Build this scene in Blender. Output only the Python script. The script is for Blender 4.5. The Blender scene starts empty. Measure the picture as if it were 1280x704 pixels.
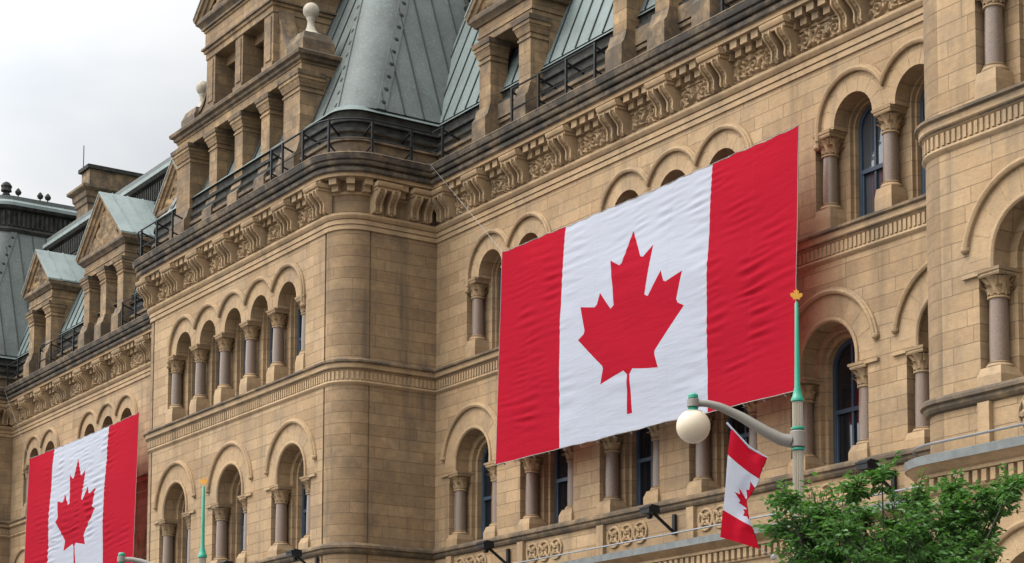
import bpy, bmesh, math, random
from math import sin, cos, pi, sqrt, radians, atan2
from mathutils import Vector, Matrix, noise as mnoise
from mathutils.geometry import delaunay_2d_cdt
rnd = random.Random(7)
S = bpy.context.scene
COL = S.collection

# ---------------------------------------------------------------- camera
YAW, PIT, ROL = radians(56.556), radians(5.5423), radians(.2069)
fw = Vector((-sin(YAW)*cos(PIT), cos(YAW)*cos(PIT), sin(PIT)))
ri = Vector((cos(YAW), sin(YAW), 0)); up = ri.cross(fw)
r2 = ri*cos(ROL)+up*sin(ROL); u2 = -ri*sin(ROL)+up*cos(ROL)
cd = bpy.data.cameras.new('camera'); cam = bpy.data.objects.new('camera', cd); COL.objects.link(cam)
cam.matrix_world = Matrix(((r2.x, u2.x, -fw.x, 0), (r2.y, u2.y, -fw.y, 0), (r2.z, u2.z, -fw.z, 1.6), (0, 0, 0, 1)))
cd.sensor_width = 36; cd.lens = 2494.785/1280*36; cd.shift_y = (784.1-352)/1280
cd.clip_end = 3000
S.camera = cam

# ---------------------------------------------------------------- light
SUN_EL, SUN_AZ = radians(52), radians(200)      # azimuth clockwise from +Y; the sun stands behind thin cloud, to the left of the camera
w = bpy.data.worlds.new('World'); S.world = w; w.use_nodes = True
nt = w.node_tree; nt.nodes.clear()
out = nt.nodes.new('ShaderNodeOutputWorld'); bg = nt.nodes.new('ShaderNodeBackground')
sky = nt.nodes.new('ShaderNodeTexSky'); sky.sky_type = 'NISHITA'; sky.sun_disc = False
sky.sun_elevation = SUN_EL; sky.sun_rotation = SUN_AZ; sky.dust_density = 3
tc = nt.nodes.new('ShaderNodeTexCoord'); mp = nt.nodes.new('ShaderNodeMapping'); mp.inputs['Scale'].default_value = (1.5, 1.5, 4.2)
nz = nt.nodes.new('ShaderNodeTexNoise'); nz.inputs['Scale'].default_value = 3.4; nz.inputs['Detail'].default_value = 5
nz.inputs['Roughness'].default_value = .48; nz.inputs['Distortion'].default_value = .3
rp = nt.nodes.new('ShaderNodeValToRGB')
rp.color_ramp.elements[0].position = .34; rp.color_ramp.elements[0].color = (10.0, 10.5, 11.1, 1)
rp.color_ramp.elements[1].position = .62; rp.color_ramp.elements[1].color = (12.3, 12.4, 12.5, 1)
sx = nt.nodes.new('ShaderNodeSeparateXYZ')
mr = nt.nodes.new('ShaderNodeMapRange'); mr.inputs[1].default_value = .5; mr.inputs[2].default_value = 1; mr.inputs[3].default_value = .52; mr.inputs[4].default_value = 1.0
ml = nt.nodes.new('ShaderNodeVectorMath'); ml.operation = 'SCALE'
mx = nt.nodes.new('ShaderNodeMix'); mx.data_type = 'RGBA'; mx.inputs[0].default_value = .975
L = nt.links.new
L(tc.outputs['Generated'], mp.inputs[0]); L(mp.outputs[0], nz.inputs['Vector']); L(nz.outputs['Fac'], rp.inputs[0])
L(tc.outputs['Generated'], sx.inputs[0]); L(sx.outputs['Z'], mr.inputs[0])
# the cloud is brighter round the hidden sun
dt = nt.nodes.new('ShaderNodeVectorMath'); dt.operation = 'DOT_PRODUCT'; dt.inputs[1].default_value = (sin(SUN_AZ)*cos(SUN_EL), cos(SUN_AZ)*cos(SUN_EL), sin(SUN_EL))
lo_ = nt.nodes.new('ShaderNodeMapRange'); lo_.interpolation_type = 'SMOOTHSTEP'; lo_.inputs[1].default_value = .1; lo_.inputs[2].default_value = 1; lo_.inputs[3].default_value = 0; lo_.inputs[4].default_value = 3.2
ad = nt.nodes.new('ShaderNodeMath'); ad.operation = 'ADD'
L(tc.outputs['Generated'], dt.inputs[0]); L(dt.outputs['Value'], lo_.inputs[0]); L(mr.outputs[0], ad.inputs[0]); L(lo_.outputs[0], ad.inputs[1])
L(rp.outputs[0], ml.inputs[0]); L(ad.outputs[0], ml.inputs['Scale'])
L(sky.outputs[0], mx.inputs[6]); L(ml.outputs[0], mx.inputs[7]); L(mx.outputs[2], bg.inputs[0]); L(bg.outputs[0], out.inputs[0])
bg.inputs[1].default_value = .075
sd = bpy.data.lights.new('sun', 'SUN'); sun = bpy.data.objects.new('sun', sd); COL.objects.link(sun)
sd.energy = 1.5; sd.angle = radians(18); sd.color = (1, .95, .88)
sdir = Vector((sin(SUN_AZ)*cos(SUN_EL), cos(SUN_AZ)*cos(SUN_EL), sin(SUN_EL)))
sun.rotation_euler = sdir.to_track_quat('Z', 'Y').to_euler()
S.view_settings.view_transform = 'Standard'; S.view_settings.look = 'None'
S.view_settings.exposure = 0.46; S.view_settings.gamma = 1; S.view_settings.use_curve_mapping = False
S.cycles.max_bounces = 6; S.cycles.diffuse_bounces = 2; S.cycles.use_denoising = True

# ---------------------------------------------------------------- materials
class N:
    def __init__(s, name):
        s.m = bpy.data.materials.new(name); s.m.use_nodes = True; s.t = s.m.node_tree; s.t.nodes.clear()
        s.o = s.t.nodes.new('ShaderNodeOutputMaterial'); s.b = s.t.nodes.new('ShaderNodeBsdfPrincipled'); s.L(s.b.outputs[0], s.o.inputs[0])
    def L(s, a, b): s.t.links.new(a, b)
    def n(s, ty, **k):
        x = s.t.nodes.new('ShaderNode'+ty)
        for a, v in k.items(): setattr(x, a, v)
        return x
    def noise(s, vec, scale, detail=4, rough=.55, sc=None):
        if sc:
            m = s.n('Mapping'); m.inputs['Scale'].default_value = sc; s.L(vec, m.inputs[0]); vec = m.outputs[0]
        x = s.n('TexNoise'); x.inputs['Scale'].default_value = scale; x.inputs['Detail'].default_value = detail; x.inputs['Roughness'].default_value = rough
        s.L(vec, x.inputs['Vector']); return x.outputs['Fac']
    def ramp(s, f, p0, p1, c0=(0, 0, 0, 1), c1=(1, 1, 1, 1)):
        r = s.n('ValToRGB'); e = r.color_ramp.elements; e[0].position = p0; e[1].position = p1; e[0].color = c0; e[1].color = c1
        s.L(f, r.inputs[0]); return r.outputs[0]
    def mix(s, f, a, b, mode='MIX'):
        x = s.n('Mix', data_type='RGBA', blend_type=mode)
        for i, v in ((0, f), (6, a), (7, b)):
            if hasattr(v, 'links') or hasattr(v, 'is_linked'): s.L(v, x.inputs[i])
            else: x.inputs[i].default_value = v if i == 0 else (*v, 1)
        return x.outputs[2]
    def math(s, op, a, b=None):
        x = s.n('Math', operation=op)
        for i, v in ((0, a), (1, b)):
            if v is None: continue
            if hasattr(v, 'is_linked'): s.L(v, x.inputs[i])
            else: x.inputs[i].default_value = v
        return x.outputs[0]
    def set(s, col=None, rough=None, spec=None, metal=None):
        for k, v in (('Base Color', col), ('Roughness', rough), ('Specular IOR Level', spec), ('Metallic', metal)):
            if v is None: continue
            if hasattr(v, 'is_linked'): s.L(v, s.b.inputs[k])
            else: s.b.inputs[k].default_value = (*v, 1) if k == 'Base Color' else v
    def bump(s, h, dist, strength=1):
        b = s.n('Bump'); b.inputs['Distance'].default_value = dist; b.inputs['Strength'].default_value = strength
        s.L(h, b.inputs['Height']); s.L(b.outputs[0], s.b.inputs['Normal'])

def stone(name, joints=True, dirt=.35, bw=.95, base=((.335, .233, .134), (.28, .188, .103), (.22, .163, .105)), soot=0.0):
    k = N(name); geo = k.n('NewGeometry'); P = geo.outputs['Position']
    c = k.mix(k.ramp(k.noise(P, .55, 5), .35, .65), base[0], base[1])
    c = k.mix(k.math('MULTIPLY', k.ramp(k.noise(P, 1.3, 4), .5, .68), .6), c, base[2])
    h = k.noise(P, 26, 5, .7)
    c = k.mix(.35, c, k.ramp(k.noise(P, 9, 6, .75), .3, .7, (.45, .42, .38, 1), (1.2, 1.18, 1.12, 1)), 'MULTIPLY')
    # the bedding of the sandstone, and a rusty bloom on some patches
    c = k.mix(.5, c, k.ramp(k.noise(P, 3.0, 4, .65, (1, 1, 16)), .34, .66, (.80, .78, .76, 1), (1.1, 1.1, 1.1, 1)), 'MULTIPLY')
    c = k.mix(k.math('MULTIPLY', k.ramp(k.noise(P, 2.6, 5, .7), .56, .74), .45), c, (.33, .185, .095))
    if joints:
        sp = k.n('SeparateXYZ'); k.L(P, sp.inputs[0])
        cb = k.n('CombineXYZ'); k.L(k.math('ADD', sp.outputs[0], sp.outputs[1]), cb.inputs[0]); k.L(sp.outputs[2], cb.inputs[1])
        br = k.n('TexBrick'); br.offset = .5; br.squash = 1.35; br.squash_frequency = 3
        for a, v in (('Scale', 1), ('Brick Width', bw), ('Row Height', .305), ('Mortar Size', .0075), ('Mortar Smooth', .25), ('Bias', -.1)):
            br.inputs[a].default_value = v
        br.inputs['Color1'].default_value = (.80, .765, .73, 1); br.inputs['Color2'].default_value = (1.11, 1.11, 1.10, 1); br.inputs['Mortar'].default_value = (.9, .9, .9, 1)
        k.L(cb.outputs[0], br.inputs['Vector'])
        c = k.mix(.8, c, br.outputs['Color'], 'MULTIPLY')
        c = k.mix(k.math('MULTIPLY', br.outputs['Fac'], .68), c, (.085, .055, .03))
        h = k.math('SUBTRACT', k.math('MULTIPLY', h, .25), br.outputs['Fac'])
    st = k.math('MULTIPLY', k.ramp(k.noise(P, 1.5, 4, .6, (1.2, 1.2, .13)), .52, .72), dirt)
    c = k.mix(st, c, (.075, .058, .04))
    # broad grey-brown grime with soft edges, broken up by fine noise
    gr = k.math('MULTIPLY', k.ramp(k.noise(P, .9, 7, .72), .50, .72), .42)
    c = k.mix(gr, c, (.115, .088, .058))
    if soot:
        s2 = k.math('MULTIPLY', k.ramp(k.noise(P, 1.7, 6, .7), .36, .56), soot)
        c = k.mix(s2, c, (.035, .031, .027))
    k.set(c, .86, .25); k.bump(h, .012 if joints else .008, .7)
    return k.m

ST = stone('ashlar sandstone', dirt=.45)
STP = stone('dressed sandstone', joints=False, dirt=.42)
STF = stone('grimy carved sandstone', joints=False, dirt=.5, soot=.15)
STW = stone('sooty sandstone', joints=False, dirt=.75, base=((.235, .16, .088), (.175, .118, .065), (.13, .095, .065)), soot=.72)
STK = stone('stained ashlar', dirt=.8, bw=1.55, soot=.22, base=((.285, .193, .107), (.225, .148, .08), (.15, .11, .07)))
STC = stone('black crusted cornice stone', joints=False, dirt=.8, base=((.20, .15, .095), (.13, .10, .07), (.085, .07, .055)), soot=.93)
STD = stone('dormer sandstone', joints=True, dirt=.6, base=((.34, .228, .12), (.27, .175, .09), (.18, .133, .085)), soot=.5)

def simple(name, col, rough=.6, metal=0, spec=.4, var=.15, sc=3., bump=0):
    k = N(name); P = k.n('NewGeometry').outputs['Position']
    c = k.mix(k.ramp(k.noise(P, sc, 5), .3, .7), tuple(x*(1-var) for x in col), tuple(x*(1+var) for x in col))
    k.set(c, rough, spec, metal)
    if bump: k.bump(k.noise(P, sc*8, 4), bump)
    return k.m

def granite():
    k = N('polished granite'); P = k.n('NewGeometry').outputs['Position']
    i = k.n('ObjectInfo').outputs['Random']
    b = k.mix(i, (.095, .068, .048), (.125, .078, .058))
    c = k.mix(k.ramp(k.noise(P, 45, 3, .8), .35, .62), b, (.175, .125, .09))
    c = k.mix(k.ramp(k.noise(P, 80, 2, .7), .58, .68), c, (.05, .04, .04))
    k.set(c, .3, .3); return k.m
GR = granite()

def copper(name, a, b, d):
    k = N(name); P = k.n('NewGeometry').outputs['Position']
    c = k.mix(k.ramp(k.noise(P, .8, 6, .65), .32, .68), a, b)
    c = k.mix(k.math('MULTIPLY', k.ramp(k.noise(P, 2.2, 5, .65, (1, 1, .25)), .48, .7), .6), c, d)
    c = k.mix(k.math('MULTIPLY', k.ramp(k.noise(P, 14, 4, .7), .55, .75), .3), c, (.34, .40, .38))
    sp = k.n('SeparateXYZ'); k.L(P, sp.inputs[0])
    k.set(c, .62, .35); k.bump(k.noise(P, 3.5, 5), .02, .5); return k.m
CU = copper('weathered copper', (.056, .067, .061), (.084, .097, .089), (.055, .055, .048))
CUL = copper('pale copper', (.135, .165, .156), (.172, .205, .195), (.095, .112, .105))
CUM = copper('slope copper', (.084, .106, .098), (.112, .138, .129), (.072, .082, .075))
SEAM = simple('roof seam', (.032, .037, .035), .6, spec=.2)
CUD = simple('tarnished roof metal', (.030, .029, .025), .8, var=.5, sc=4, spec=.12)
LEAD = simple('lead flashing', (.10, .106, .10), .45, var=.25, sc=5, bump=.004)
IRON = simple('black iron', (.010, .010, .011), .6, var=.3, spec=.2)
FRAME = simple('blue grey window paint', (.024, .039, .057), .45, var=.15)
DARK = simple('dark room', (.006, .006, .007), .9)
def glass():
    k = N('window glass'); P = k.n('NewGeometry').outputs['Position']
    i = k.n('ObjectInfo').outputs['Random']
    sp = k.n('SeparateXYZ'); k.L(P, sp.inputs[0])
    # pale curtains hanging in some of the windows
    cb = k.n('CombineXYZ'); k.L(sp.outputs[0], cb.inputs[0])
    fold = k.ramp(k.noise(cb.outputs[0], 16, 2), .3, .7, (.02, .022, .025, 1), (.055, .06, .065, 1))
    m = k.math('MULTIPLY', k.math('GREATER_THAN', i, .72), k.ramp(k.noise(cb.outputs[0], 1.3, 1), .46, .50))
    c = k.mix(m, (.006, .007, .009), fold)
    k.set(c, .03, .6); k.b.inputs['IOR'].default_value = 1.6
    k.bump(k.noise(P, 1.1, 1), .004, .5); return k.m
GL = glass()

def cloth(name, col, tcol):
    k = N(name); P = k.n('NewGeometry').outputs['Position']
    k.set(k.mix(k.noise(P, 1.2, 3), tuple(x*.94 for x in col), tuple(min(1, x*1.05) for x in col)), .85, .06)
    h = k.math('ADD', k.noise(P, 1.0, 4, .55, (.9, 1, 5.5)), k.math('MULTIPLY', k.noise(P, 2.6, 3, .5, (1.0, 1, 6)), .35))
    k.bump(h, .03, .5)
    tr = k.n('BsdfTranslucent'); tr.inputs[0].default_value = (*tcol, 1)
    ms = k.n('MixShader'); ms.inputs[0].default_value = .30
    k.L(k.b.outputs[0], ms.inputs[1]); k.L(tr.outputs[0], ms.inputs[2]); k.L(ms.outputs[0], k.o.inputs[0]); return k.m
RED = cloth('red flag cloth', (.315, .0065, .019), (.55, .007, .018))
WHT = cloth('white flag cloth', (.375, .392, .445), (.55, .55, .6))
SEW = cloth('white flag seam', (.35, .366, .418), (.55, .55, .6))
SEWR = cloth('red flag seam', (.34, .010, .024), (.55, .007, .018))
ROPE = simple('pale rope', (.22, .20, .18), .8)
CABLE = simple('steel cable', (.20, .20, .20), .4, metal=.6)
GREEN = simple('green lamp paint', (.010, .20, .125), .35, var=.12)
BEIGE = simple('beige lamp paint', (.25, .215, .16), .45, var=.1, bump=.002)
ARMG = simple('taupe lamp paint', (.155, .138, .115), .42, var=.1)
GOLD = simple('yellow paint', (.48, .22, .02), .4)
GLOBE = simple('cream lamp glass', (.42, .345, .25), .3, var=.06, sc=6)
BALL = simple('pale finial stone', (.31, .27, .21), .85, var=.2, sc=8, bump=.01)
BARK = simple('tree bark', (.05, .04, .03), .9, var=.4, sc=20, bump=.02)
def leafm():
    k = N('leaf'); i = k.n('NewGeometry'); 
    k2 = k.noise(i.outputs['Position'], 4.5, 3)
    c = k.mix(k.ramp(k2, .3, .7), (.022, .066, .014), (.05, .122, .025))
    c = k.mix(k.ramp(k.noise(i.outputs['Position'], 30, 2), .35, .7), c, (.082, .172, .042))
    k.set(c, .5, .35)
    tr = k.n('BsdfTranslucent'); tr.inputs[0].default_value = (.10, .25, .03, 1)
    ms = k.n('MixShader'); ms.inputs[0].default_value = .3
    k.L(k.b.outputs[0], ms.inputs[1]); k.L(tr.outputs[0], ms.inputs[2]); k.L(ms.outputs[0], k.o.inputs[0]); return k.m
LEAF = leafm()
ASPH = simple('asphalt', (.05, .05, .052), .9, var=.25, sc=6, bump=.004)
PAVE = simple('concrete paving', (.20, .19, .18), .85, var=.15, sc=2, bump=.004)
PAINT = simple('road paint', (.7, .7, .68), .7)
GROUND = simple('bare ground', (.10, .10, .085), .95, var=.3, sc=.3)

# ---------------------------------------------------------------- mesh helper
class MB:
    def __init__(s): s.v = []; s.f = []; s.m = []; s.cur = 0
    def add(s, vs, fs):
        o = len(s.v); s.v += [tuple(p) for p in vs]
        for f in fs: s.f.append(tuple(o+i for i in f)); s.m.append(s.cur)
        return s
    def quad(s, *p): return s.add(p, [tuple(range(len(p)))])
    def box(s, x0, x1, y0, y1, z0, z1):
        return s.add([(x, y, z) for x in (x0, x1) for y in (y0, y1) for z in (z0, z1)],
                     [(0, 1, 3, 2), (4, 6, 7, 5), (0, 4, 5, 1), (2, 3, 7, 6), (0, 2, 6, 4), (1, 5, 7, 3)])
    def frust(s, cx, cy, z0, z1, a0, b0, a1, b1):
        v = [(cx+sx*a, cy+sy*b, z) for z, a, b in ((z0, a0, b0), (z1, a1, b1)) for sx, sy in ((-1, -1), (1, -1), (1, 1), (-1, 1))]
        return s.add(v, [(3, 2, 1, 0), (4, 5, 6, 7)]+[(i, (i+1) % 4, 4+(i+1) % 4, 4+i) for i in range(4)])
    def lathe(s, cx, cy, prof, n=16, cap=True):
        v = [(cx+r*cos(2*pi*i/n), cy+r*sin(2*pi*i/n), z) for r, z in prof for i in range(n)]
        f = [(j*n+i, j*n+(i+1) % n, (j+1)*n+(i+1) % n, (j+1)*n+i) for j in range(len(prof)-1) for i in range(n)]
        if cap: f += [tuple(range(n))[::-1], tuple((len(prof)-1)*n+i for i in range(n))]
        return s.add(v, f)
    def tube(s, pts, rad, n=8, cap=True):
        pts = [Vector(p) for p in pts]; k = len(pts); R = rad if isinstance(rad, (list, tuple)) else [rad]*k
        v = []; a = None
        for i, p in enumerate(pts):
            d = (pts[min(i+1, k-1)]-pts[max(i-1, 0)]).normalized()
            if a is None: a = d.orthogonal().normalized()
            else:
                a = a-d*a.dot(d); a = a.normalized() if a.length > 1e-6 else d.orthogonal().normalized()
            b = d.cross(a)
            v += [p+(a*cos(2*pi*j/n)+b*sin(2*pi*j/n))*R[i] for j in range(n)]
        f = [(i*n+j, i*n+(j+1) % n, (i+1)*n+(j+1) % n, (i+1)*n+j) for i in range(k-1) for j in range(n)]
        if cap: f += [tuple(range(n))[::-1], tuple((k-1)*n+i for i in range(n))]
        return s.add(v, f)
    def bar(s, p, q, w, h=None):
        p = Vector(p); q = Vector(q); d = (q-p).normalized(); h = h or w
        a = d.cross(Vector((0, 0, 1))); a = a.normalized() if a.length > 1e-4 else Vector((1, 0, 0)); b = a.cross(d)
        v = [e+a*sx*w/2+b*sy*h/2 for e in (p, q) for sx, sy in ((-1, -1), (1, -1), (1, 1), (-1, 1))]
        return s.add(v, [(3, 2, 1, 0), (4, 5, 6, 7)]+[(i, (i+1) % 4, 4+(i+1) % 4, 4+i) for i in range(4)])
    def prism(s, poly, ext):            # poly: 3-D points in a plane; ext: vector
        n = len(poly); e = Vector(ext); v = [Vector(p) for p in poly]; v += [p+e for p in v]
        return s.add(v, [tuple(range(n))[::-1], tuple(range(n, 2*n))]+[(i, (i+1) % n, n+(i+1) % n, n+i) for i in range(n)])
    def sweep(s, path, prof, m=None):   # prof: (outward, z[, material])
        ms = miters(path); k = len(prof)
        v = [(p[0]+q[0]*pr[0], p[1]+q[1]*pr[0], pr[1]) for p, q in zip(path, ms) for pr in prof]
        o = len(s.v); s.v += v
        for i in range(len(path)-1):
            for j in range(k-1):
                s.f.append((o+i*k+j, o+i*k+j+1, o+(i+1)*k+j+1, o+(i+1)*k+j)); s.m.append(prof[j][2] if len(prof[j]) > 2 else s.cur)
        return s
    def mesh(s, name, mats, ang=35, recalc=True, weld=True):
        me = bpy.data.meshes.new(name); me.from_pydata(s.v, [], s.f)
        for m in (mats if isinstance(mats, (list, tuple)) else [mats]): me.materials.append(m)
        me.polygons.foreach_set('material_index', s.m)
        bm = bmesh.new(); bm.from_mesh(me)
        if weld: bmesh.ops.remove_doubles(bm, verts=bm.verts, dist=1e-4)
        if recalc: bmesh.ops.recalc_face_normals(bm, faces=bm.faces)
        bm.to_mesh(me); bm.free()
        if ang:
            me.polygons.foreach_set('use_smooth', [True]*len(me.polygons)); me.set_sharp_from_angle(angle=radians(ang))
        return me
    def obj(s, name, mats, parent=None, **k): return put(name, s.mesh(name, mats, **k), parent)

def miters(path):
    n = len(path); nn = []
    for i in range(n-1):
        dx, dy = path[i+1][0]-path[i][0], path[i+1][1]-path[i][1]; l = math.hypot(dx, dy); nn.append((-dy/l, dx/l))
    r = []
    for i in range(n):
        if i == 0: r.append(nn[0]); continue
        if i == n-1: r.append(nn[-1]); continue
        a, b = nn[i-1], nn[i]; d = 1+a[0]*b[0]+a[1]*b[1]
        r.append(((a[0]+b[0])/max(d, .2), (a[1]+b[1])/max(d, .2)))
    return r

WORLD = {}
def put(name, me, parent=None, loc=(0, 0, 0), rz=0):
    o = bpy.data.objects.new(name, me); COL.objects.link(o)
    W = Matrix.Translation(loc) @ Matrix.Rotation(rz, 4, 'Z'); WORLD[o.name] = W
    if parent is not None:
        o.parent = parent; o.matrix_basis = WORLD[parent.name].inverted() @ W
    else: o.matrix_basis = W
    return o
def thing(name, label, cat, loc=(0, 0, 0), group=None):
    o = put(name, None, None, loc); return tag(o, label, cat, group)
def tag(o, label, cat, group=None):
    o['label'] = label; o['category'] = cat
    if group: o['group'] = group
    return o
def struct(o): o['kind'] = 'structure'; return o

def arc(cx, cy, r, a0, a1, n): return [(cx+r*cos(a0+(a1-a0)*i/n), cy+r*sin(a0+(a1-a0)*i/n)) for i in range(n+1)]

# ---------------------------------------------------------------- ground
struct(MB().box(-600, 600, -600, 600, -.6, -.012).obj('ground', GROUND, ang=0))
struct(MB().box(-300, 200, -14, 11.2, -.2, 0).obj('road', ASPH, ang=0))
mk = MB()
for i in range(-30, 18): mk.box(i*9., i*9.+3, -1.6, -1.45, -.1, .004)
struct(mk.obj('road_marking', PAINT, ang=0))
struct(MB().box(-300, 200, 11.2, 11.5, -.2, .14).box(-300, 200, 11.5, 28.6, -.2, .135).obj('pavement', PAVE, ang=0))

# ================================================================= the building
B = thing('stone_building', 'long tan sandstone office building with arched windows, dark carved cornice and copper mansard roofs', 'building', (-52.9, 25, 0))
ZT = 19.5
R0 = .8
PAV_C, WING_R, WING_L = -52.9, -35.67, -70.0
XR = [(-25.1, None), (-46.23, -59.6), (-80.4, None)]
def corner_in(xe, groove=True):      # facade at Y=25 arriving leftwards at an outer corner, then going back to Y=28
    g = [(xe+R0+.12, 25), (xe+R0+.12, 25.05), (xe+R0+.04, 25.05), (xe+R0+.04, 25)]
    if xe > -30: g = []
    return g+arc(xe+R0, 25+R0, R0, -pi/2, -pi, 10)+[(xe, 28)]
def corner_out(xe, groove=True):     # from Y=28 coming forward to the front at Y=25, going left
    g = [(xe-R0-.04, 25), (xe-R0-.04, 25.05), (xe-R0-.12, 25.05), (xe-R0-.12, 25)]
    h = [(xe, 25+R0+.12), (xe-.04, 25+R0+.12), (xe-.04, 25+R0+.07), (xe, 25+R0+.07)] if groove else []
    return [(xe, 28)]+h+arc(xe-R0, 25+R0, R0, 0, -pi/2, 10)+g
PATH = [(-8, 25)]+corner_in(-25.1)+corner_out(-46.23, False)+corner_in(-59.6)+corner_out(-80.4, False)+[(-96, 25)]
def clean(path): return [p for p in path if not (abs(p[1]-25.05) < 1e-6)]
SM = clean(PATH)        # without the grooves, for mouldings

# corner and return walls (the plain ashlar between the window bays)
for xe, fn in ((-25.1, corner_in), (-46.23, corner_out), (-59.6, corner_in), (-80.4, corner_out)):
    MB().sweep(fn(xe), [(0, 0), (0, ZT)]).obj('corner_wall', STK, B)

def wall_with_openings(mb, x0, x1, z0, z1, y, ops):
    """front sheet at depth y; ops: list of (zbottom, top polyline from left to right)"""
    x = x0
    for zb, top in ops:
        xa, xb = top[0][0], top[-1][0]
        if xa > x: mb.quad((x, y, z0), (xa, y, z0), (xa, y, z1), (x, y, z1))
        if zb > z0: mb.quad((xa, y, z0), (xb, y, z0), (xb, y, zb), (xa, y, zb))
        for (ax, az), (bx, bz) in zip(top, top[1:]):
            if bx-ax > 1e-5: mb.quad((ax, y, az), (bx, y, bz), (bx, y, z1), (ax, y, z1))
        x = xb
    if x < x1: mb.quad((x, y, z0), (x1, y, z0), (x1, y, z1), (x, y, z1))
def reveal(mb, zb, top, y0, y1):
    loop = [(top[0][0], zb)]+list(top)+[(top[-1][0], zb)]
    for (ax, az), (bx, bz) in zip(loop, loop[1:]): mb.quad((ax, y0, az), (bx, y0, bz), (bx, y1, bz), (ax, y1, az))
    a, b = loop[0], loop[-1]; mb.quad((a[0], y0, zb), (b[0], y0, zb), (b[0], y1, zb), (a[0], y1, zb))
def arch_pts(c, r, zs, n=24): return [(c-r*cos(pi*i/n), zs+r*sin(pi*i/n)) for i in range(n+1)]

# shared column meshes -------------------------------------------------------
def leaf_strip(mb, ang, r0, z0, r1, z1, wdt, curl):
    ca, sa = cos(ang), sin(ang); pts = []
    for t in (0, .35, .7, .92, 1.0):
        r = r0+(r1-r0)*t*t+(curl if t > .9 else 0)*(1 if t < 1 else 1.6); z = z0+(z1-z0)*(t if t < 1 else .88); ww = wdt*(.55+.9*t if t < .7 else (1.15 if t < 1 else .5))
        for sgn in (-1, 0, 1):
            rr = r+(.016 if sgn == 0 else 0)
            pts.append((ca*rr-sa*sgn*ww, sa*rr+ca*sgn*ww, z))
    f = []
    for i in range(4):
        for j in range(2): f.append((i*3+j, i*3+j+1, i*3+j+4, i*3+j+3))
    mb.add(pts, f)
def capital_mesh(h, rs, ab):
    mb = MB()
    mb.lathe(0, 0, [(rs, 0), (rs+.035, .015), (rs+.035, .04), (rs, .055), (rs-.005, .1), (rs+.02, h*.5), (ab*.82, h*.74), (ab*.86, h*.76)], 16)
    for i in range(8):
        leaf_strip(mb, i*pi/4, rs+.012, .06, rs+.085, h*.45, .050, .045)
        leaf_strip(mb, (i+.5)*pi/4, rs+.02, .08, ab*.98, h*.72, .052, .05)
        for q in (-1, 1): leaf_strip(mb, (i+.5)*pi/4+q*.27, rs+.02, h*.35, ab*.95, h*.74, .022, .03)
    a = ab
    mb.frust(0, 0, h*.76, h*.82, a*.9, a*.9, a*.98, a*.98).frust(0, 0, h*.82, h*.90, a*.98, a*.98, a*.98, a*.98).frust(0, 0, h*.90, h, a*1.06, a*1.06, a*1.12, a*1.12)
    return mb.mesh('capital', STP, weld=False)
def base_mesh(h, rs, wd):
    mb = MB(); hb = h*.5
    mb.frust(0, 0, 0, hb, wd, wd, wd, wd).frust(0, 0, hb, h*.8, wd, wd, rs+.05, rs+.05)
    mb.lathe(0, 0, [(rs+.05, h*.78), (rs+.065, h*.84), (rs+.05, h*.9), (rs+.02, h*.93), (rs+.035, h*.97), (rs, h)], 16)
    return mb.mesh('column_base', STP, weld=False)
def shaft_mesh(h, rs): return MB().lathe(0, 0, [(rs, 0), (rs*1.01, h*.3), (rs*.97, h*.7), (rs*.92, h)], 20).mesh('column', GR)
CB = dict(zb=13.88, z1=14.55, z2=15.55, z3=16.07, rs=.165, ab=.25, wd=.245)
CC = dict(zb=8.86, z1=9.36, z2=10.44, z3=10.95, rs=.17, ab=.25, wd=.275)
for D in (CB, CC):
    D['cap'] = capital_mesh(D['z3']-D['z2'], D['rs']*.93, D['ab']); D['base'] = base_mesh(D['z1']-D['zb'], D['rs'], D['wd']); D['sh'] = shaft_mesh(D['z2']-D['z1']+.01, D['rs'])
def column(D, x, y):
    c = put('column', D['sh'], B, (x, y, D['z1']))
    put('capital', D['cap'], c, (x, y, D['z2'])); put('column_base', D['base'], c, (x, y, D['zb']))

# windows --------------------------------------------------------------------
def window_meshes(hw, zb, zs, d=.0):
    """arched sash window, local: x centred, y=0 the face of the frame"""
    fr = MB(); t = .085
    outl = [(-hw, zb)]+[(x, z) for x, z in arch_pts(0, hw, zs, 16)]+[(hw, zb)]
    inn = [(-(hw-t), zb+t)]+[(x, z) for x, z in arch_pts(0, hw-t, zs, 16)]+[(hw-t, zb+t)]
    n = len(outl)
    for i in range(n):
        a, b, c, e = outl[i], outl[(i+1) % n], inn[(i+1) % n], inn[i]
        fr.quad((a[0], 0, a[1]), (b[0], 0, b[1]), (c[0], 0, c[1]), (e[0], 0, e[1]))
        fr.quad((e[0], 0, e[1]), (c[0], 0, c[1]), (c[0], .07, c[1]), (e[0], .07, e[1]))
    zm = zb+(zs+hw*.55-zb)*.5
    fr.box(-hw+t, hw-t, -.015, .05, zm-.045, zm+.045)
    i2 = hw-t-.002
    fr.box(-.028, .028, .015, .06, zb+t, zs+i2*.98)
    for sx in (-1, 1): fr.box(sx*i2-.03*(sx > 0)*1.6, sx*i2+.03*(sx < 0)*1.6, .01, .06, zb+t, zm)
    fr.box(-i2, i2, .01, .06, zb+t, zb+t+.07)
    up_ = lo = MB()          # the panes of one window are one part
    pts = [(x, .055, z) for x, z in [(-i2, zm)]+arch_pts(0, i2, zs, 16)+[(i2, zm)]]
    up_.quad(*pts); lo.quad((-i2, .065, zb+t), (i2, .065, zb+t), (i2, .065, zm), (-i2, .065, zm))
    return fr.mesh('window', FRAME), up_.mesh('pane', GL, ang=0)
WM = {}
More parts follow.
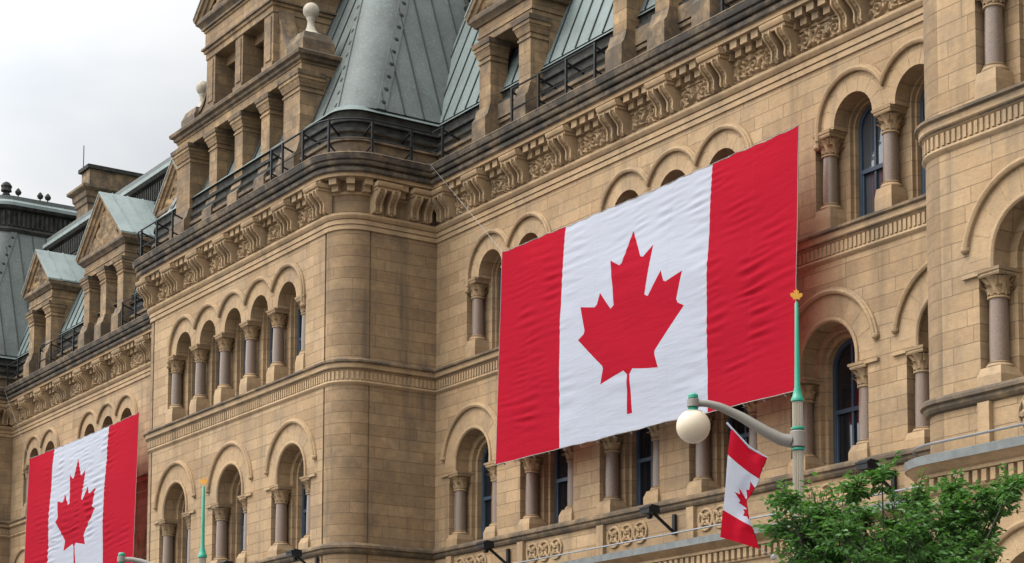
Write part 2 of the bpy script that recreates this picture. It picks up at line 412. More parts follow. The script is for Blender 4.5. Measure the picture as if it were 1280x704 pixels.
def window(x, y, hw, zb, zs):
    k = (hw, zb, zs)
    if k not in WM: WM[k] = window_meshes(*k)
    f, a = WM[k]; w_ = put('window', f, B, (x, y, 0)); put('pane', a, w_, (x, y, 0))

def ring(mb, c, zs, r0, r1, y, proud, nv, stilt=0.0, gap=.013):
    """flat ring of voussoirs with sunk joints"""
    da = gap/((r0+r1)/2); A = []
    for i in range(nv):
        a0, a1 = pi*i/nv, pi*(i+1)/nv
        A += [(a0+da/2, 0), ((a0+a1)/2, 0), (a1-da/2, 0)]
        if i < nv-1: A += [(a1-da/4, 1), (a1+da/4, 1)]
    v = []
    for a, g in A:
        yy = y-proud+(.02 if g else 0)
        v += [(c-r0*cos(a), y+.05, zs+r0*sin(a)), (c-r0*cos(a), yy, zs+r0*sin(a)), (c-r1*cos(a), yy, zs+r1*sin(a)), (c-r1*cos(a), y+.05, zs+r1*sin(a))]
    mb.add(v, [(i*4+j, i*4+j+1, i*4+j+5, i*4+j+4) for i in range(len(A)-1) for j in range(3)])
    if stilt:
        for sx in (-1, 1): mb.box(min(c+sx*r0, c+sx*r1), max(c+sx*r0, c+sx*r1), y-proud, y+.05, zs-stilt, zs)
def moulding(mb, pts, y, prof):
    """sweep prof (out from line in the wall plane, proud of the wall) along a 2-D line (x,z)"""
    n = len(pts); v = []
    ms = miters([(p[0], p[1]) for p in pts])
    for p, m in zip(pts, ms): v += [(p[0]+m[0]*q[0], y-q[1], p[1]+m[1]*q[0]) for q in prof]
    k = len(prof); f = [(i*k+j, i*k+j+1, (i+1)*k+j+1, (i+1)*k+j) for i in range(n-1) for j in range(k-1)]
    f += [tuple(range(k))[::-1], tuple((n-1)*k+j for j in range(k))]
    mb.add(v, f)
HOOD = [(-.015, -.02), (-.015, .075), (.01, .10), (.045, .11), (.075, .09), (.085, .055), (.095, .05), (.125, .05), (.13, .03), (.13, -.02)]
ROLL = [(-.02, -.02), (-.02, .02), (.01, .05), (.045, .055), (.075, .04), (.085, .0), (.085, -.02)]

def tier_b(centres, y):
    r, zs = .57, 16.11
    xl, xr = centres[0]-1.15, centres[-1]+1.15
    top = [(xl, CB['z3'])]
    for c in centres: top += arch_pts(c, r, zs)
    top = [top[0]]+[(centres[0]-r, CB['z3'])]+top[1:]
    t2 = []
    for i, p in enumerate(top): t2.append(p)
    # put the flat soffit back down to the capitals between arches
    t3 = [(xl, CB['z3'])]
    for c in centres: t3 += [(c-r, CB['z3'])]+arch_pts(c, r, zs)+[(c+r, CB['z3'])]
    t3 += [(xr, CB['z3'])]
    hood = MB(); Rh = 1.0; s = (centres[1]-centres[0])/2 if len(centres) > 1 else Rh; a_v = math.acos(min(1, s/Rh)); pts = []
    for i, c in enumerate(centres):
        a0 = 0 if i == 0 else a_v; a1 = pi if i == len(centres)-1 else pi-a_v
        if i == 0: pts.append((c-Rh, zs-.30))
        pts += [(c-Rh*cos(a0+(a1-a0)*k/14), zs+Rh*sin(a0+(a1-a0)*k/14)) for k in range(15)][(1 if i else 0):]
        if i == len(centres)-1: pts.append((c+Rh, zs-.30))
    moulding(hood, pts, y, HOOD); hood.obj('hood_mould', STP, B)
    for sx, c in ((-1, centres[0]), (1, centres[-1])):
        hood_stop(c+sx*(Rh+.06), y, zs-.30)
    for i, c in enumerate(centres):
        mb = MB(); a = a_v if len(centres) > 1 else 0
        ring(mb, c, zs, r+.002, min(Rh-.03, s-.012) if len(centres) > 1 else Rh-.03, y, .004, 7, gap=.016)
        mb.obj('arch_ring', STP, B)
    for c in centres: window(c, y+.60, .47, 13.98, zs)
    column(CB, centres[0]-.9, y+.19)
    for a, b in zip(centres, centres[1:]): column(CB, (a+b)/2, y+.19)
    column(CB, centres[-1]+.9, y+.19)
    inner = MB()
    l2 = [(13.96, [(c-.52, 13.96)]+arch_pts(c, .52, zs)+[(c+.52, 13.96)]) for c in centres]
    l3 = [(13.96, [(c-.47, 13.96)]+arch_pts(c, .47, zs)+[(c+.47, 13.96)]) for c in centres]
    wall_with_openings(inner, xl, xr, 13.96, 16.85, y+.40, l2)
    wall_with_openings(inner, xl, xr, 13.96, 16.85, y+.50, l3)
    for q in l2: reveal(inner, q[0], q[1], y+.40, y+.50)
    for q in l3: reveal(inner, q[0], q[1], y+.50, y+.66)
    inner.obj('window_reveal', ST, B, ang=0)
    return (13.96, t3)

STOPM = MB().lathe(0, 0, [(.05, .0), (.085, .035), (.09, .08), (.07, .11)], 10).mesh('hood_stop', STP)
def hood_stop(x, y, z): put('hood_stop', STOPM, B, (x, y-.03, z-.09))

def tier_c(c, y):
    r, zs, zc = .85, 11.15, CC['z3']
    top = [(c-1.18, zc), (c-r, zc)]+arch_pts(c, r, zs, 30)+[(c+r, zc), (c+1.18, zc)]
    hood = MB(); Rh = 1.42; a0 = radians(11)
    moulding(hood, [(c-Rh*cos(a0+(pi-2*a0)*k/24), zs+Rh*sin(a0+(pi-2*a0)*k/24)) for k in range(25)], y, HOOD)
    hood.obj('hood_mould', STP, B)
    for sx in (-1, 1): hood_stop(c+sx*(Rh+.06)*cos(a0), y, zs+(Rh+.06)*sin(a0)-.01)
    mb = MB(); ring(mb, c, zs, r+.085, Rh-.016, y, .004, 9, gap=.016); mb.obj('arch_ring', STP, B)
    mb = MB(); moulding(mb, [(c-r, zc+.01)]+arch_pts(c, r, zs, 20)+[(c+r, zc+.01)], y, ROLL); mb.obj('arch_roll', STP, B)
    window(c, y+.66, .58, 8.97, zs)
    for sx in (-1, 1):
        column(CC, c+sx*.93, y+.2)
        MB().box(min(c+sx*1.14, c+sx*1.52), max(c+sx*1.14, c+sx*1.52), y-.07, y+.1, zc-.075, zc-.002).obj('impost', STP, B)
    inner = MB()
    l2 = (8.96, [(c-.68, 8.96)]+arch_pts(c, .68, zs)+[(c+.68, 8.96)]); l3 = (8.96, [(c-.58, 8.96)]+arch_pts(c, .58, zs)+[(c+.58, 8.96)])
    for yy, q, y1 in ((y+.40, l2, y+.52), (y+.52, l3, y+.72)):
        wall_with_openings(inner, c-1.18, c+1.18, 8.96, 12.1, yy, [q]); reveal(inner, q[0], q[1], yy, y1)
    inner.obj('window_reveal', ST, B, ang=0)
    return (8.96, top)

def tier_a(c, y):
    r, zs = 1.0, 5.1
    top = [(c-r, 2.0)]+arch_pts(c, r, zs, 30)+[(c+r, 2.0)]
    hood = MB(); moulding(hood, arch_pts(c, 1.4, zs, 24), y, HOOD); hood.obj('hood_mould', STP, B)
    mb = MB(); ring(mb, c, zs, r+.002, 1.38, y, .004, 11); mb.obj('arch_ring', STP, B)
    window(c, y+.5, .95, 2.0, zs)
    return (2.0, top)

def front(x0, x1, y, groups_b, cs):
    mb = MB()
    ob = [tier_b(g, y) for g in groups_b]; oc = [tier_c(c, y) for c in cs]; oa = [tier_a(c, y) for c in cs]
    wall_with_openings(mb, x0, x1, 0, 7.4, y, oa); wall_with_openings(mb, x0, x1, 7.4, 13.5, y, oc); wall_with_openings(mb, x0, x1, 13.5, ZT, y, ob)
    for o in oa: reveal(mb, *o, y, y+.56)
    for o in oc+ob: reveal(mb, *o, y, y+.41)
    mb.obj('front_wall', ST, B, ang=0)
WC = [-8.65, -5.19, -1.73, 1.73, 5.19, 8.65]
def wing(c, xa, xb):
    front(xa, xb, 28, [[c-7.83, c-6.03], [c-1.8, c, c+1.8], [c+6.03, c+7.83]], [c+d for d in WC])
wing(WING_R, -46.23, -25.1); wing(WING_L, -80.4, -59.6)
front(-59.6+R0+.12, -46.23-R0-.12, 25, [[PAV_C+1.75*k for k in (-2, -1, 0, 1, 2)]], [PAV_C-3.9, PAV_C, PAV_C+3.9])
front(-25.1+R0, -8, 25, [[-22.25+1.75*k for k in range(5)]], [-22.25, -18.35, -14.45])
MB().quad((-96, 25, 0), (-80.4-R0-.12, 25, 0), (-80.4-R0-.12, 25, ZT), (-96, 25, ZT)).obj('front_wall', ST, B)
MB().quad((-8, 25, 0), (-8, 40, 0), (-8, 40, ZT), (-8, 25, ZT)).quad((-96, 25, 0), (-96, 40, 0), (-96, 40, ZT), (-96, 25, ZT)).quad((-8, 40, 0), (-96, 40, 0), (-96, 40, ZT), (-8, 40, ZT)).obj('rear_wall', ST, B)

# horizontal mouldings --------------------------------------------------------
def along(path, step, start=0.):
    """points with outward normals at even spacing"""
    res = []; d = start
    for a, b in zip(path, path[1:]):
        l = math.hypot(b[0]-a[0], b[1]-a[1]); tx, ty = (b[0]-a[0])/l, (b[1]-a[1])/l
        while d < l: res.append((a[0]+tx*d, a[1]+ty*d, -ty, tx)); d += step
        d -= l
    return res
def blocks(mb, path, step, wd, p0, p1, z0, z1, start=0., keep=None):
    for x, y, nx, ny in along(path, step, start):
        if keep and not keep(x, y): continue
        tx, ty = -ny, nx
        v = [(x+nx*p+tx*t, y+ny*p+ty*t, z) for z in (z0, z1) for p, t in ((p0, -wd/2), (p1, -wd/2), (p1, wd/2), (p0, wd/2))]
        mb.add(v, [(4, 5, 6, 7), (0, 3, 2, 1), (0, 1, 5, 4), (1, 2, 6, 5), (2, 3, 7, 6)])
sc_ = MB().sweep(SM, [(0, 13.24), (.045, 13.27), (.07, 13.31), (.05, 13.35), (.02, 13.37), (.02, 13.62), (.07, 13.65, 1), (.10, 13.68), (.12, 13.70), (.12, 13.80), (.13, 13.81, 1), (.19, 13.84, 1), (.19, 13.89, 1), (0, 13.98, 1)])
blocks(sc_, SM, .13, .07, .015, .052, 13.385, 13.61, .05); sc_.obj('string_course', [STP, STW], B, ang=25, weld=False)
MB().sweep(SM, [(0, 8.66), (.07, 8.69), (.11, 8.74), (.11, 8.79), (.17, 8.82), (.17, 8.88), (.12, 8.93), (0, 8.97)]).obj('sill_course', STW, B, ang=20)
MB().sweep(SM, [(0, 17.5), (.045, 17.505), (.045, 17.62), (.05, 17.625), (.025, 17.64), (.07, 17.645), (.07, 17.76), (.05, 17.775), (.09, 17.785), (.13, 17.83), (.15, 17.87), (.15, 17.93), (.0, 17.97)]).obj('frieze_moulding', STP, B, ang=20)
MB().sweep(SM, [(0, 18.46), (.04, 18.47), (.05, 18.52), (0, 18.56)]).obj('frieze_fillet', STP, B)
dm = MB(); blocks(dm, SM, .36, .20, 0, .20, 18.52, 18.69); blocks(dm, SM, .36, .23, 0, .34, 18.68, 18.86)
dm.obj('dentil_course', STF, B, weld=False)
MB().sweep(SM, [(0, 18.84), (.42, 18.86), (.42, 18.94), (.45, 18.95, 1), (.50, 18.99, 1), (.52, 19.07, 1), (.50, 19.08, 1), (.43, 19.09, 1), (.43, 19.15, 1), (.52, 19.16, 1), (.55, 19.20, 1), (.56, 19.25, 1), (.54, 19.26, 1), (.54, 19.28, 1), (.60, 19.29, 1), (.63, 19.36, 1), (.64, 19.42, 1), (.65, 19.425, 2), (.65, 19.44, 2), (.62, 19.47, 1), (0, 19.56, 1), (-.6, 19.56, 1)]).obj('cornice', [STP, STC, STW], B, ang=22)
# parapet behind the railing, with stepped dark mouldings and a copper apron
MB().sweep(SM, [(-.02, 19.5), (-.02, 19.95), (.05, 19.98), (.05, 20.07, 1), (-.04, 20.1, 1), (-.04, 20.22, 0), (.02, 20.25, 1), (.02, 20.34, 1), (-.08, 20.37, 1), (-.08, 20.50, 1), (.0, 20.53, 1), (.0, 20.62, 1), (-.12, 20.66, 1), (-.10, 20.84, 1), (-.02, 20.86, 2), (-.22, 21.05, 2), (-.5, 21.05, 2)]).obj('parapet', [STW, CUD, CUM], B, ang=20)
# ledge over the ground floor
ld = MB().sweep(SM, [(0, 7.05), (.08, 7.09), (.08, 7.22), (.14, 7.25), (.14, 7.50), (.24, 7.52), (.24, 7.58), (.34, 7.62), (.42, 7.71), (.45, 7.715, 1), (.46, 7.86, 1), (.44, 7.875, 1), (0, 7.95, 0)])
blocks(ld, SM, .2, .11, .13, .22, 7.30, 7.50); ld.obj('ledge', [STP, LEAD], B, ang=40, weld=False)
ms = miters(SM); MB().tube([(p[0]+m[0]*.3, p[1]+m[1]*.3, 8.09) for p, m in zip(SM, ms)], .022, 6).obj('ledge_cable', CABLE, B)

# corbels ---------------------------------------------------------------------
def corbel_meshes():
    prof = [(0, 0), (.11, 0), (.18, .03), (.205, .09), (.195, .17), (.195, .25), (.24, .33), (.33, .41), (.41, .48), (.445, .55), (.435, .62), (0, .62)]
    sc = MB(); wd = .235
    sc.prism([(-wd/2, -p, z) for p, z in prof], (wd, 0, 0))
    pts = prof[1:-1]
    for e in (-1, 1):     # raised edges of the scroll
        x0 = e*wd/2-(.045 if e > 0 else 0)
        sc.prism([(x0, -p-.06, z) for p, z in pts[1:]]+[(x0, -p+.03, z) for p, z in pts[1:][::-1]], (.045, 0, 0))
    for k in range(7):     # the chain of carved chevrons down the front
        t = (k+.6)/7*(len(pts)-2)+.3; i = int(t); f = t-i
        p = pts[i][0]+(pts[i+1][0]-pts[i][0])*f; z = pts[i][1]+(pts[i+1][1]-pts[i][1])*f
        sc.add([(-.085, -p+.01, z+.035), (0, -p-.055, z+.008), (.085, -p+.01, z+.035), (.085, -p+.02, z-.004), (0, -p-.01, z-.036), (-.085, -p+.02, z-.004)], [(0, 1, 4, 5), (1, 2, 3, 4)])
    ab = MB()
    ab.box(-.36, .36, -.46, 0, .60, .68); ab.prism([(-.39, -.50, .68), (-.39, -.54, .74), (-.39, -.54, .80), (-.39, 0, .80), (-.39, 0, .68)], (.78, 0, 0))
    ab.box(-.30, .30, -.36, 0, .80, .93)
    web = MB().box(-.34, .34, -.03, 0, -.01, .62)
    return web.mesh('corbel', STP), sc.mesh('scroll', STP, weld=False), ab.mesh('abacus', STP, weld=False)
CW, CS, CA = corbel_meshes()
def corbel(x, y, rz=0):
    c = put('corbel', CW, B, (x, y, 17.96), rz); d = Vector((cos(rz), sin(rz), 0))*.215
    put('scroll', CS, c, (x+d.x, y+d.y, 17.96), rz); put('scroll', CS, c, (x-d.x, y-d.y, 17.96), rz); put('abacus', CA, c, (x, y, 17.96), rz)
WCO = [-9.85, -8.1, -6.25, -4.1, -1.93, 0, 1.93, 4.1, 6.25, 8.1, 9.85]
def relief(wd, h, seed, base=.0, amp=.11):
    """carved scrolling leaves: a height field built from spirals and lobes"""
    r_ = random.Random(seed); nx, nz = max(24, int(wd/.022)), max(16, int(h/.024)); lines = []
    flip = 1 if seed % 2 else -1
    nsp = max(1, round(wd/(h*1.05)))
    for k in range(nsp):
        cx = -wd/2+wd*(k+.5)/nsp+r_.uniform(-.03, .03); cz = h*(.48+.06*flip); sg = 1 if (k+seed) % 2 else -1
        sp = []
        for i in range(46):
            a = i*.26; rr = h*.44*(1-i/50); sp.append((cx+sg*rr*cos(a+.6), cz+rr*sin(a+.6), .05*h*1.3))
        lines.append(sp)
        for j in range(7):
            a = j*.9+r_.random(); rr = h*.40; bx, bz = cx+rr*cos(a), cz+rr*sin(a)
            lines.append([(bx+t*.045*cos(a+.9), bz+t*.045*sin(a+.9), .045-.006*t) for t in range(5)])
    v = []; 
    for j in range(nz+1):
        for i in range(nx+1):
            x = -wd/2+wd*i/nx; z = h*j/nz; hh = 0
            for ln in lines:
                for px, pz, wr in ln:
                    d2 = (x-px)**2+(z-pz)**2
                    if d2 < wr*wr: hh = max(hh, sqrt(1-d2/(wr*wr)))
            hh = hh*amp+mnoise.noise((x*14+seed, z*14, seed))*.012
            if i in (0, nx) or j in (0, nz): hh = -.01
            v.append((x, -base-max(hh, -.01), z))
    f = [(j*(nx+1)+i, j*(nx+1)+i+1, (j+1)*(nx+1)+i+1, (j+1)*(nx+1)+i) for j in range(nz) for i in range(nx)]
    return MB().add(v, f).mesh('carved_panel', STF, ang=60)
RLC = {}
def panels(xs, y):
    for i, (a, b) in enumerate(zip(xs, xs[1:])):
        wd = round(b-a-.74, 2)
        if wd < .3: continue
        k = (wd, i % 3)
        if k not in RLC: RLC[k] = relief(wd, .46, 3+i % 3+int(wd*10))
        put('carved_panel', RLC[k], B, ((a+b)/2, y-.012, 17.99))
for c in (WING_R, WING_L):
    for d in WCO: corbel(c+d, 28)
    panels([c+d for d in WCO], 28)
px = [PAV_C+1.93*k for k in range(-3, 4)]
for x in px: corbel(x, 25)
panels(px, 25)
for x in (-21.9, -19.97): corbel(x, 25)
for xe, s_ in ((-46.23, 1), (-59.6, -1), (-80.4, 1), (-25.1, -1)):
    for yy in (26.2, 27.35): corbel(xe, yy, s_*pi/2)

# panels with rings below the second-floor windows, pilaster strips
def rosettes(n, r, sp):
    mb = MB()
    for k in range(n):
        cx = (k-(n-1)/2)*sp
        for rr, tr in ((r, .035), (r*.45, .028)):
            pts = [(cx+rr*cos(a*pi/10), -.02, rr*sin(a*pi/10)) for a in range(21)]; mb.tube(pts, tr, 6, cap=False)
        for a in range(4 if n > 1 else 8):
            an = a*2*pi/(4 if n > 1 else 8)+(pi/4 if n > 1 else 0)
            mb.tube([(cx+r*.15*cos(an), -.02, r*.15*sin(an)), (cx+r*.6*cos(an), -.035, r*.6*sin(an)), (cx+r*.98*cos(an), -.02, r*.98*sin(an))], [.03, .075 if n == 1 else .05, .025], 6)
    return mb.mesh('rosette_panel', STP, weld=False)
RO3, RO1 = rosettes(3, .24, .52), rosettes(1, .34, 1)
STRIP = MB().box(-.13, .13, -.10, .02, 7.9, 8.67).mesh('pilaster_strip', STP)
for c in (WING_R, WING_L):
    for d in WC: put('rosette_panel', RO3, B, (c+d-.05, 28, 8.33)); put('pilaster_strip', STRIP, B, (c+d-1.05, 28, 0))
for c in (PAV_C-3.9, PAV_C, PAV_C+3.9): put('rosette_panel', RO3, B, (c, 25, 8.33))
for c in (-22.25, -18.35, -14.45): put('rosette_panel', RO1, B, (c, 25, 8.33)); put('pilaster_strip', STRIP, B, (c-1.05, 25, 0))
# ground-floor pilasters of the near corner pavilion
for x in (-24.0, -20.3, -16.4):
    MB().box(x-.42, x+.42, 24.86, 25.02, 0, 6.1).frust(x, 24.94, 6.1, 6.25, .46, .14, .46, .14).frust(x, 24.94, 6.25, 6.45, .44, .10, .56, .20).frust(x, 24.94, 6.45, 6.62, .58, .22, .60, .24).obj('ground_pilaster', STP, B, weld=False)

# ---------------------------------------------------------------- mansard roofs
A_ = .40; ZB = 21.0
def seam(mb, p, q, nrm):
    p = Vector(p); q = Vector(q); d = (q-p).normalized(); a = d.cross(Vector(nrm)).normalized(); n_ = Vector(nrm).normalized(); w_ = .016
    v = [e+a*s*w_+n_*h for e in (p, q) for s, h in ((-1, -.01), (1, -.01), (1, .035), (-1, .035))]
    mb.add(v, [(0, 1, 5, 4), (1, 2, 6, 5), (2, 3, 7, 6), (3, 0, 4, 7), (3, 2, 1, 0), (4, 5, 6, 7)])
def curb(parent, path, z):
    """cornice of the roof: moulding, a band of dark louvres, a pale flashing on top"""
    mb = MB().sweep(path, [(-.05, z-.15), (.10, z-.12, 1), (.16, z, 1), (.10, z+.08, 1), (.04, z+.12, 1), (.04, z+.85, 1), (.22, z+.9, 1), (.30, z+1.02, 2), (.30, z+1.16, 2), (.12, z+1.3, 0), (.12, z+1.48, 0), (-.4, z+1.5, 0)])
    mb.cur = 1
    blocks(mb, path, .21, .09, .03, .12, z+.16, z+.80)
    mb.obj('roof_curb', [CU, CUD, CUL], parent, ang=30, weld=False)
def pavilion_roof(xl, xr, zt, name_rib=True):
    """xl/xr: wall lines; the four front/side planes lean inwards, the corners are rounded"""
    fy, side = 25.32, .10; h = zt-ZB; r = .8; mb = MB(); nA = 10
    def outline(t):
        L_, R_, F = xl+side+A_*t, xr-side-A_*t, fy+A_*t
        return [(R_, 36)]+arc(R_-r, F+r, r, 0, -pi/2, nA)+arc(L_+r, F+r, r, -pi/2, -pi, nA)+[(L_, 36)]
    lv = [outline(h*i/6) for i in range(7)]; n = len(lv[0])
    v = [(x, y, ZB+h*i/6) for i, l_ in enumerate(lv) for x, y in l_]
    mb.add(v, [(i*n+j, i*n+j+1, (i+1)*n+j+1, (i+1)*n+j) for i in range(6) for j in range(n-1)])
    mb.quad(*[(x, y, zt) for x, y in lv[-1]])
    roof = mb.obj('mansard_roof', CU, B, ang=30)
    sm = MB(); k = sqrt(1+A_*A_); x = xl+1.6
    nf = (0, -1/k, A_/k)
    while x < xr-1.4:
        t1 = min(h, (min(x-(xl+side+r), (xr-side-r)-x))/A_)
        if t1 > .2: seam(sm, (x, fy, ZB), (x, fy+A_*t1, ZB+t1), nf)
        x += .62
    for sg, xw in ((1, xr-side), (-1, xl+side)):
        y = fy+r+.25
        while y < 35:
            t0, t1 = 0, min(h, (y-fy-r)/A_)
            if t1 > .1: seam(sm, (xw, y, ZB), (xw-sg*A_*t1, y, ZB+t1), (sg/k, 0, A_/k))
            y += .62
    sm.obj('seam', SEAM, roof, weld=False)
    for sg, xw in ((1, xr-side), (-1, xl+side)):
        for which in (0, 1):
            # flat bands with a row of studs beside each edge of the rounded corner
            if which == 0: p0 = Vector((xw-sg*r, fy, ZB)); nr = Vector((0, -1/k, A_/k)); tv = Vector((-sg, 0, 0))
            else: p0 = Vector((xw, fy+r, ZB)); nr = Vector((sg/k, 0, A_/k)); tv = Vector((0, 1, 0))
            dv = Vector((-sg*A_, A_, 1)); p1 = p0+dv*h
            rb = MB(); o = nr*.035
            q = [p0+o-tv*.03, p0+o+tv*.27, p1+o+tv*.27, p1+o-tv*.03]; q2 = [a-nr*.06 for a in q]
            rb.add(q+q2, [(0, 1, 2, 3), (0, 4, 5, 1), (1, 5, 6, 2), (2, 6, 7, 3), (3, 7, 4, 0)])
            rb.cur = 1; i = 0
            while i*.46+.3 < h:
                c = p0+dv*(i*.46+.25)+tv*.13+nr*.03
                rb.tube([c, c+nr*.012, c+nr*.02], [.075, .07, .03], 9); i += 1
            rb.obj('roof_rib', [CU, IRON], roof, ang=0, weld=False)
    curb(roof, clean(lv[-1]), zt)
    return roof
ZP = 27.6
pavilion_roof(-59.6, -46.23, ZP); far_roof = pavilion_roof(-94.0, -80.4, 27.2); pavilion_roof(-25.1, -11, ZP)
ZW = 25.1
def wing_roof(xa, xb):
    y0 = 28.12; h = ZW-ZB; k = sqrt(1+A_*A_)
    roof = MB().quad((xa, y0, ZB), (xb, y0, ZB), (xb, y0+A_*h, ZW), (xa, y0+A_*h, ZW)).quad((xa, y0+A_*h, ZW+1.4), (xb, y0+A_*h, ZW+1.4), (xb, 38, ZW+2), (xa, 38, ZW+2)).obj('mansard_roof', CUM, B, ang=0)
    sm = MB(); x = xa+.2
    while x < xb: seam(sm, (x, y0, ZB), (x, y0+A_*h, ZW), (0, -1/k, A_/k)); x += .58
    sm.obj('seam', SEAM, roof, weld=False)
    curb(roof, [(xb, y0+A_*h), (xa, y0+A_*h)], ZW)
wing_roof(-47.5, -24); wing_roof(-81.5, -58.4)
# iron crockets along the far roof edge
FIN = MB().lathe(0, 0, [(.08, 0), (.06, .12), (.20, .18), (.12, .3), (.25, .36), (.22, .5), (.26, .58), (.16, .72), (.06, .78)], 8).mesh('roof_finial', CUD)
FIN2 = MB().lathe(0, 0, [(.06, 0), (.03, .08), (.03, .24), (.11, .28), (.15, .38), (.09, .48), (.02, .56)], 8).mesh('roof_finial', CUD)
for x, y, m_ in ((-83.3, 28.4, FIN), (-83.2, 28.9, FIN2), (-83.2, 29.9, FIN2), (-83.2, 30.25, FIN2)): put('roof_finial', m_, far_roof, (x, y, 28.60))

# ---------------------------------------------------------------- dormers
def pillar_mesh(hw, dp, h, flare=True):
    mb = MB()
    if flare: mb.prism([(-hw-.06, -dp-.20, -.7), (-hw-.06, -dp-.20, .0), (-hw-.06, -dp-.12, .10), (-hw-.06, -dp-.05, .36), (-hw-.06, 0, .42), (-hw-.06, 0, -.7)], (2*hw+.12, 0, 0))
    if flare: mb.m = [1]*len(mb.f); mb.cur = 0
    mb.box(-hw, hw, -dp, 0, .40, h-.42)
    for z0, z1, e0, e1 in ((h-.56, h-.50, .03, .03), (h-.42, h-.36, .03, .05), (h-.36, h-.22, .05, .10), (h-.22, h-.12, .12, .12), (h-.12, h, .15, .17)):
        mb.add([(x, y, z) for z, e in ((z0, e0), (z1, e1)) for x, y in ((-hw-e, -dp-e), (hw+e, -dp-e), (hw+e, 0), (-hw-e, 0))], [(3, 2, 1, 0), (4, 5, 6, 7)]+[(i, (i+1) % 4, 4+(i+1) % 4, 4+i) for i in range(4)])
    for i in range(len(mb.m)-6, len(mb.m)): mb.m[i] = 1
    return mb.mesh('pillar', [STD, STW], weld=False)
def dark_window(parent, x0, x1, y, z0, z1):
    f = MB(); t = .08
    f.box(x0, x0+t, y, y+.1, z0, z1).box(x1-t, x1, y, y+.1, z0, z1).box(x0+t, x1-t, y, y+.1, z1-t, z1).box(x0+t, x1-t, y, y+.1, z0, z0+t)
    zm = (z0+z1)/2; f.box(x0+t, x1-t, y-.01, y+.08, zm-.04, zm+.04); xm = (x0+x1)/2; f.box(xm-.025, xm+.025, y+.01, y+.08, z0+t, zm-.04).box(xm-.025, xm+.025, y+.01, y+.08, zm+.04, z1-t)
    w_ = f.obj('dormer_window', FRAME, parent, weld=False)
    MB().quad((x0+t, y+.06, z0+t), (x1-t, y+.06, z0+t), (x1-t, y+.06, z1-t), (x0+t, y+.06, z1-t)).obj('pane', GL, parent, ang=0)
def gable(parent, c, hw, y, z0, rise, yb, ov=.28, mat=STD, roofmat=CUL, carve=True):
    """pediment with raking cornice, carved field and the copper roof running back"""
    zr = z0+.24
    mb = MB()
    tri = [(c-hw, y+.08, zr), (c+hw, y+.08, zr), (c, y+.08, zr+rise*hw/(hw+ov))]
    mb.prism(tri, (0, .5, 0))
    g = mb.obj('gable', mat, parent, ang=0)
    e = MB()
    e.sweep([(c+hw+ov*.3, yb), (c+hw+ov*.3, y), (c-hw-ov*.3, y), (c-hw-ov*.3, yb)], [(-.02, z0-.06), (.05, z0-.04), (.10, z0+.04), (.18, z0+.10), (.20, z0+.18), (.18, z0+.24), (-.1, z0+.26)])
    e.obj('gable_cornice', STW, parent)
    rk = MB(); L_ = (c-hw-ov, zr-.02); T = (c, zr+rise); R_ = (c+hw+ov, zr-.02)
    pr = [(-.34, .0), (-.34, .06), (-.22, .10), (-.20, .16), (-.10, .20), (-.08, .26), (.02, .28), (.03, -.3), (-.34, -.3)]
    moulding(rk, [L_, T, R_], y+.02, pr); rk.obj('raking_cornice', mat, parent, ang=25)
    if carve:
        rl = []; n_ = 34
        tr = [(c-hw*.82, zr+.06), (c+hw*.82, zr+.06), (c, zr+rise*.80)]
        v, f = [], []
        for j in range(n_+1):
            t = j/n_; xa = tr[0][0]+(tr[2][0]-tr[0][0])*t; xb = tr[1][0]+(tr[2][0]-tr[1][0])*t; z = tr[0][1]+(tr[2][1]-tr[0][1])*t
            for i in range(n_+1):
                x = xa+(xb-xa)*i/n_; hh = abs(mnoise.noise((x*3.3, z*3.3, c)))*.5+.35*abs(sin(6*atan2(z-zr, x-c)))*abs(sin(5.5*math.hypot(x-c, z-zr)))
                v.append((x, y+.06-.26*hh, z))
        f = [(j*(n_+1)+i, j*(n_+1)+i+1, (j+1)*(n_+1)+i+1, (j+1)*(n_+1)+i) for j in range(n_) for i in range(n_)]
        MB().add(v, f).obj('gable_carving', mat, parent, ang=60, weld=False)
    rf = MB(); t = .06
    for sx in (-1, 1):
        a = (c, zr+rise+.04); b = (c+sx*(hw+ov), zr+.02)
        rf.prism([(a[0], y-.28, a[1]), (b[0], y-.28, b[1]), (b[0], y-.28, b[1]+t), (a[0], y-.28, a[1]+t)], (0, yb+.3-y, 0))
        nrm = Vector((sx*rise, 0, hw+ov)).normalized(); yy = y+.25
        while yy < yb: seam(rf, (b[0], yy, b[1]+t), (a[0], yy, a[1]+t), nrm); yy += .62
    rf.obj('dormer_roof', roofmat, parent, ang=0, weld=False)
    return g
def wing_dormer(c, y, offs, hw, zc, rise, phw=.27):
    d = MB().box(c-hw+.1, c+hw-.1, y+1.05, y+1.4, 19.9, zc+.1).obj('dormer', STD, B, ang=0)
    pm = pillar_mesh(phw, .55, zc-20.1)
    for o in offs: put('pillar', pm, d, (c+o, y+.55, 20.1))
    for sx in (-1, 1):           # cheeks
        x = c+sx*(hw-.16); MB().box(x-.16, x+.16, y+.56, y+3.4, 19.9, zc-.0).obj('dormer_cheek', STD, d, ang=0)
    for a, b in zip(offs, offs[1:]): dark_window(d, c+a+phw+.02, c+b-phw-.02, y+.75, 20.5, zc-.15)
    for a, b in zip(offs, offs[1:]): MB().box(c+a+phw, c+b-phw, y+.2, y+1.0, 20.1, 20.5).obj('dormer_sill', STW, d, ang=0)
    e = MB().box(c-hw, c+hw, y, y+3.4, zc, zc+.55); e.box(c-hw-.03, c+hw+.03, y-.03, y+3.4, zc+.18, zc+.24); e.obj('entablature', STD, d, ang=0, weld=False)
    gable(d, c, hw, y, zc+.55, rise, y+6)
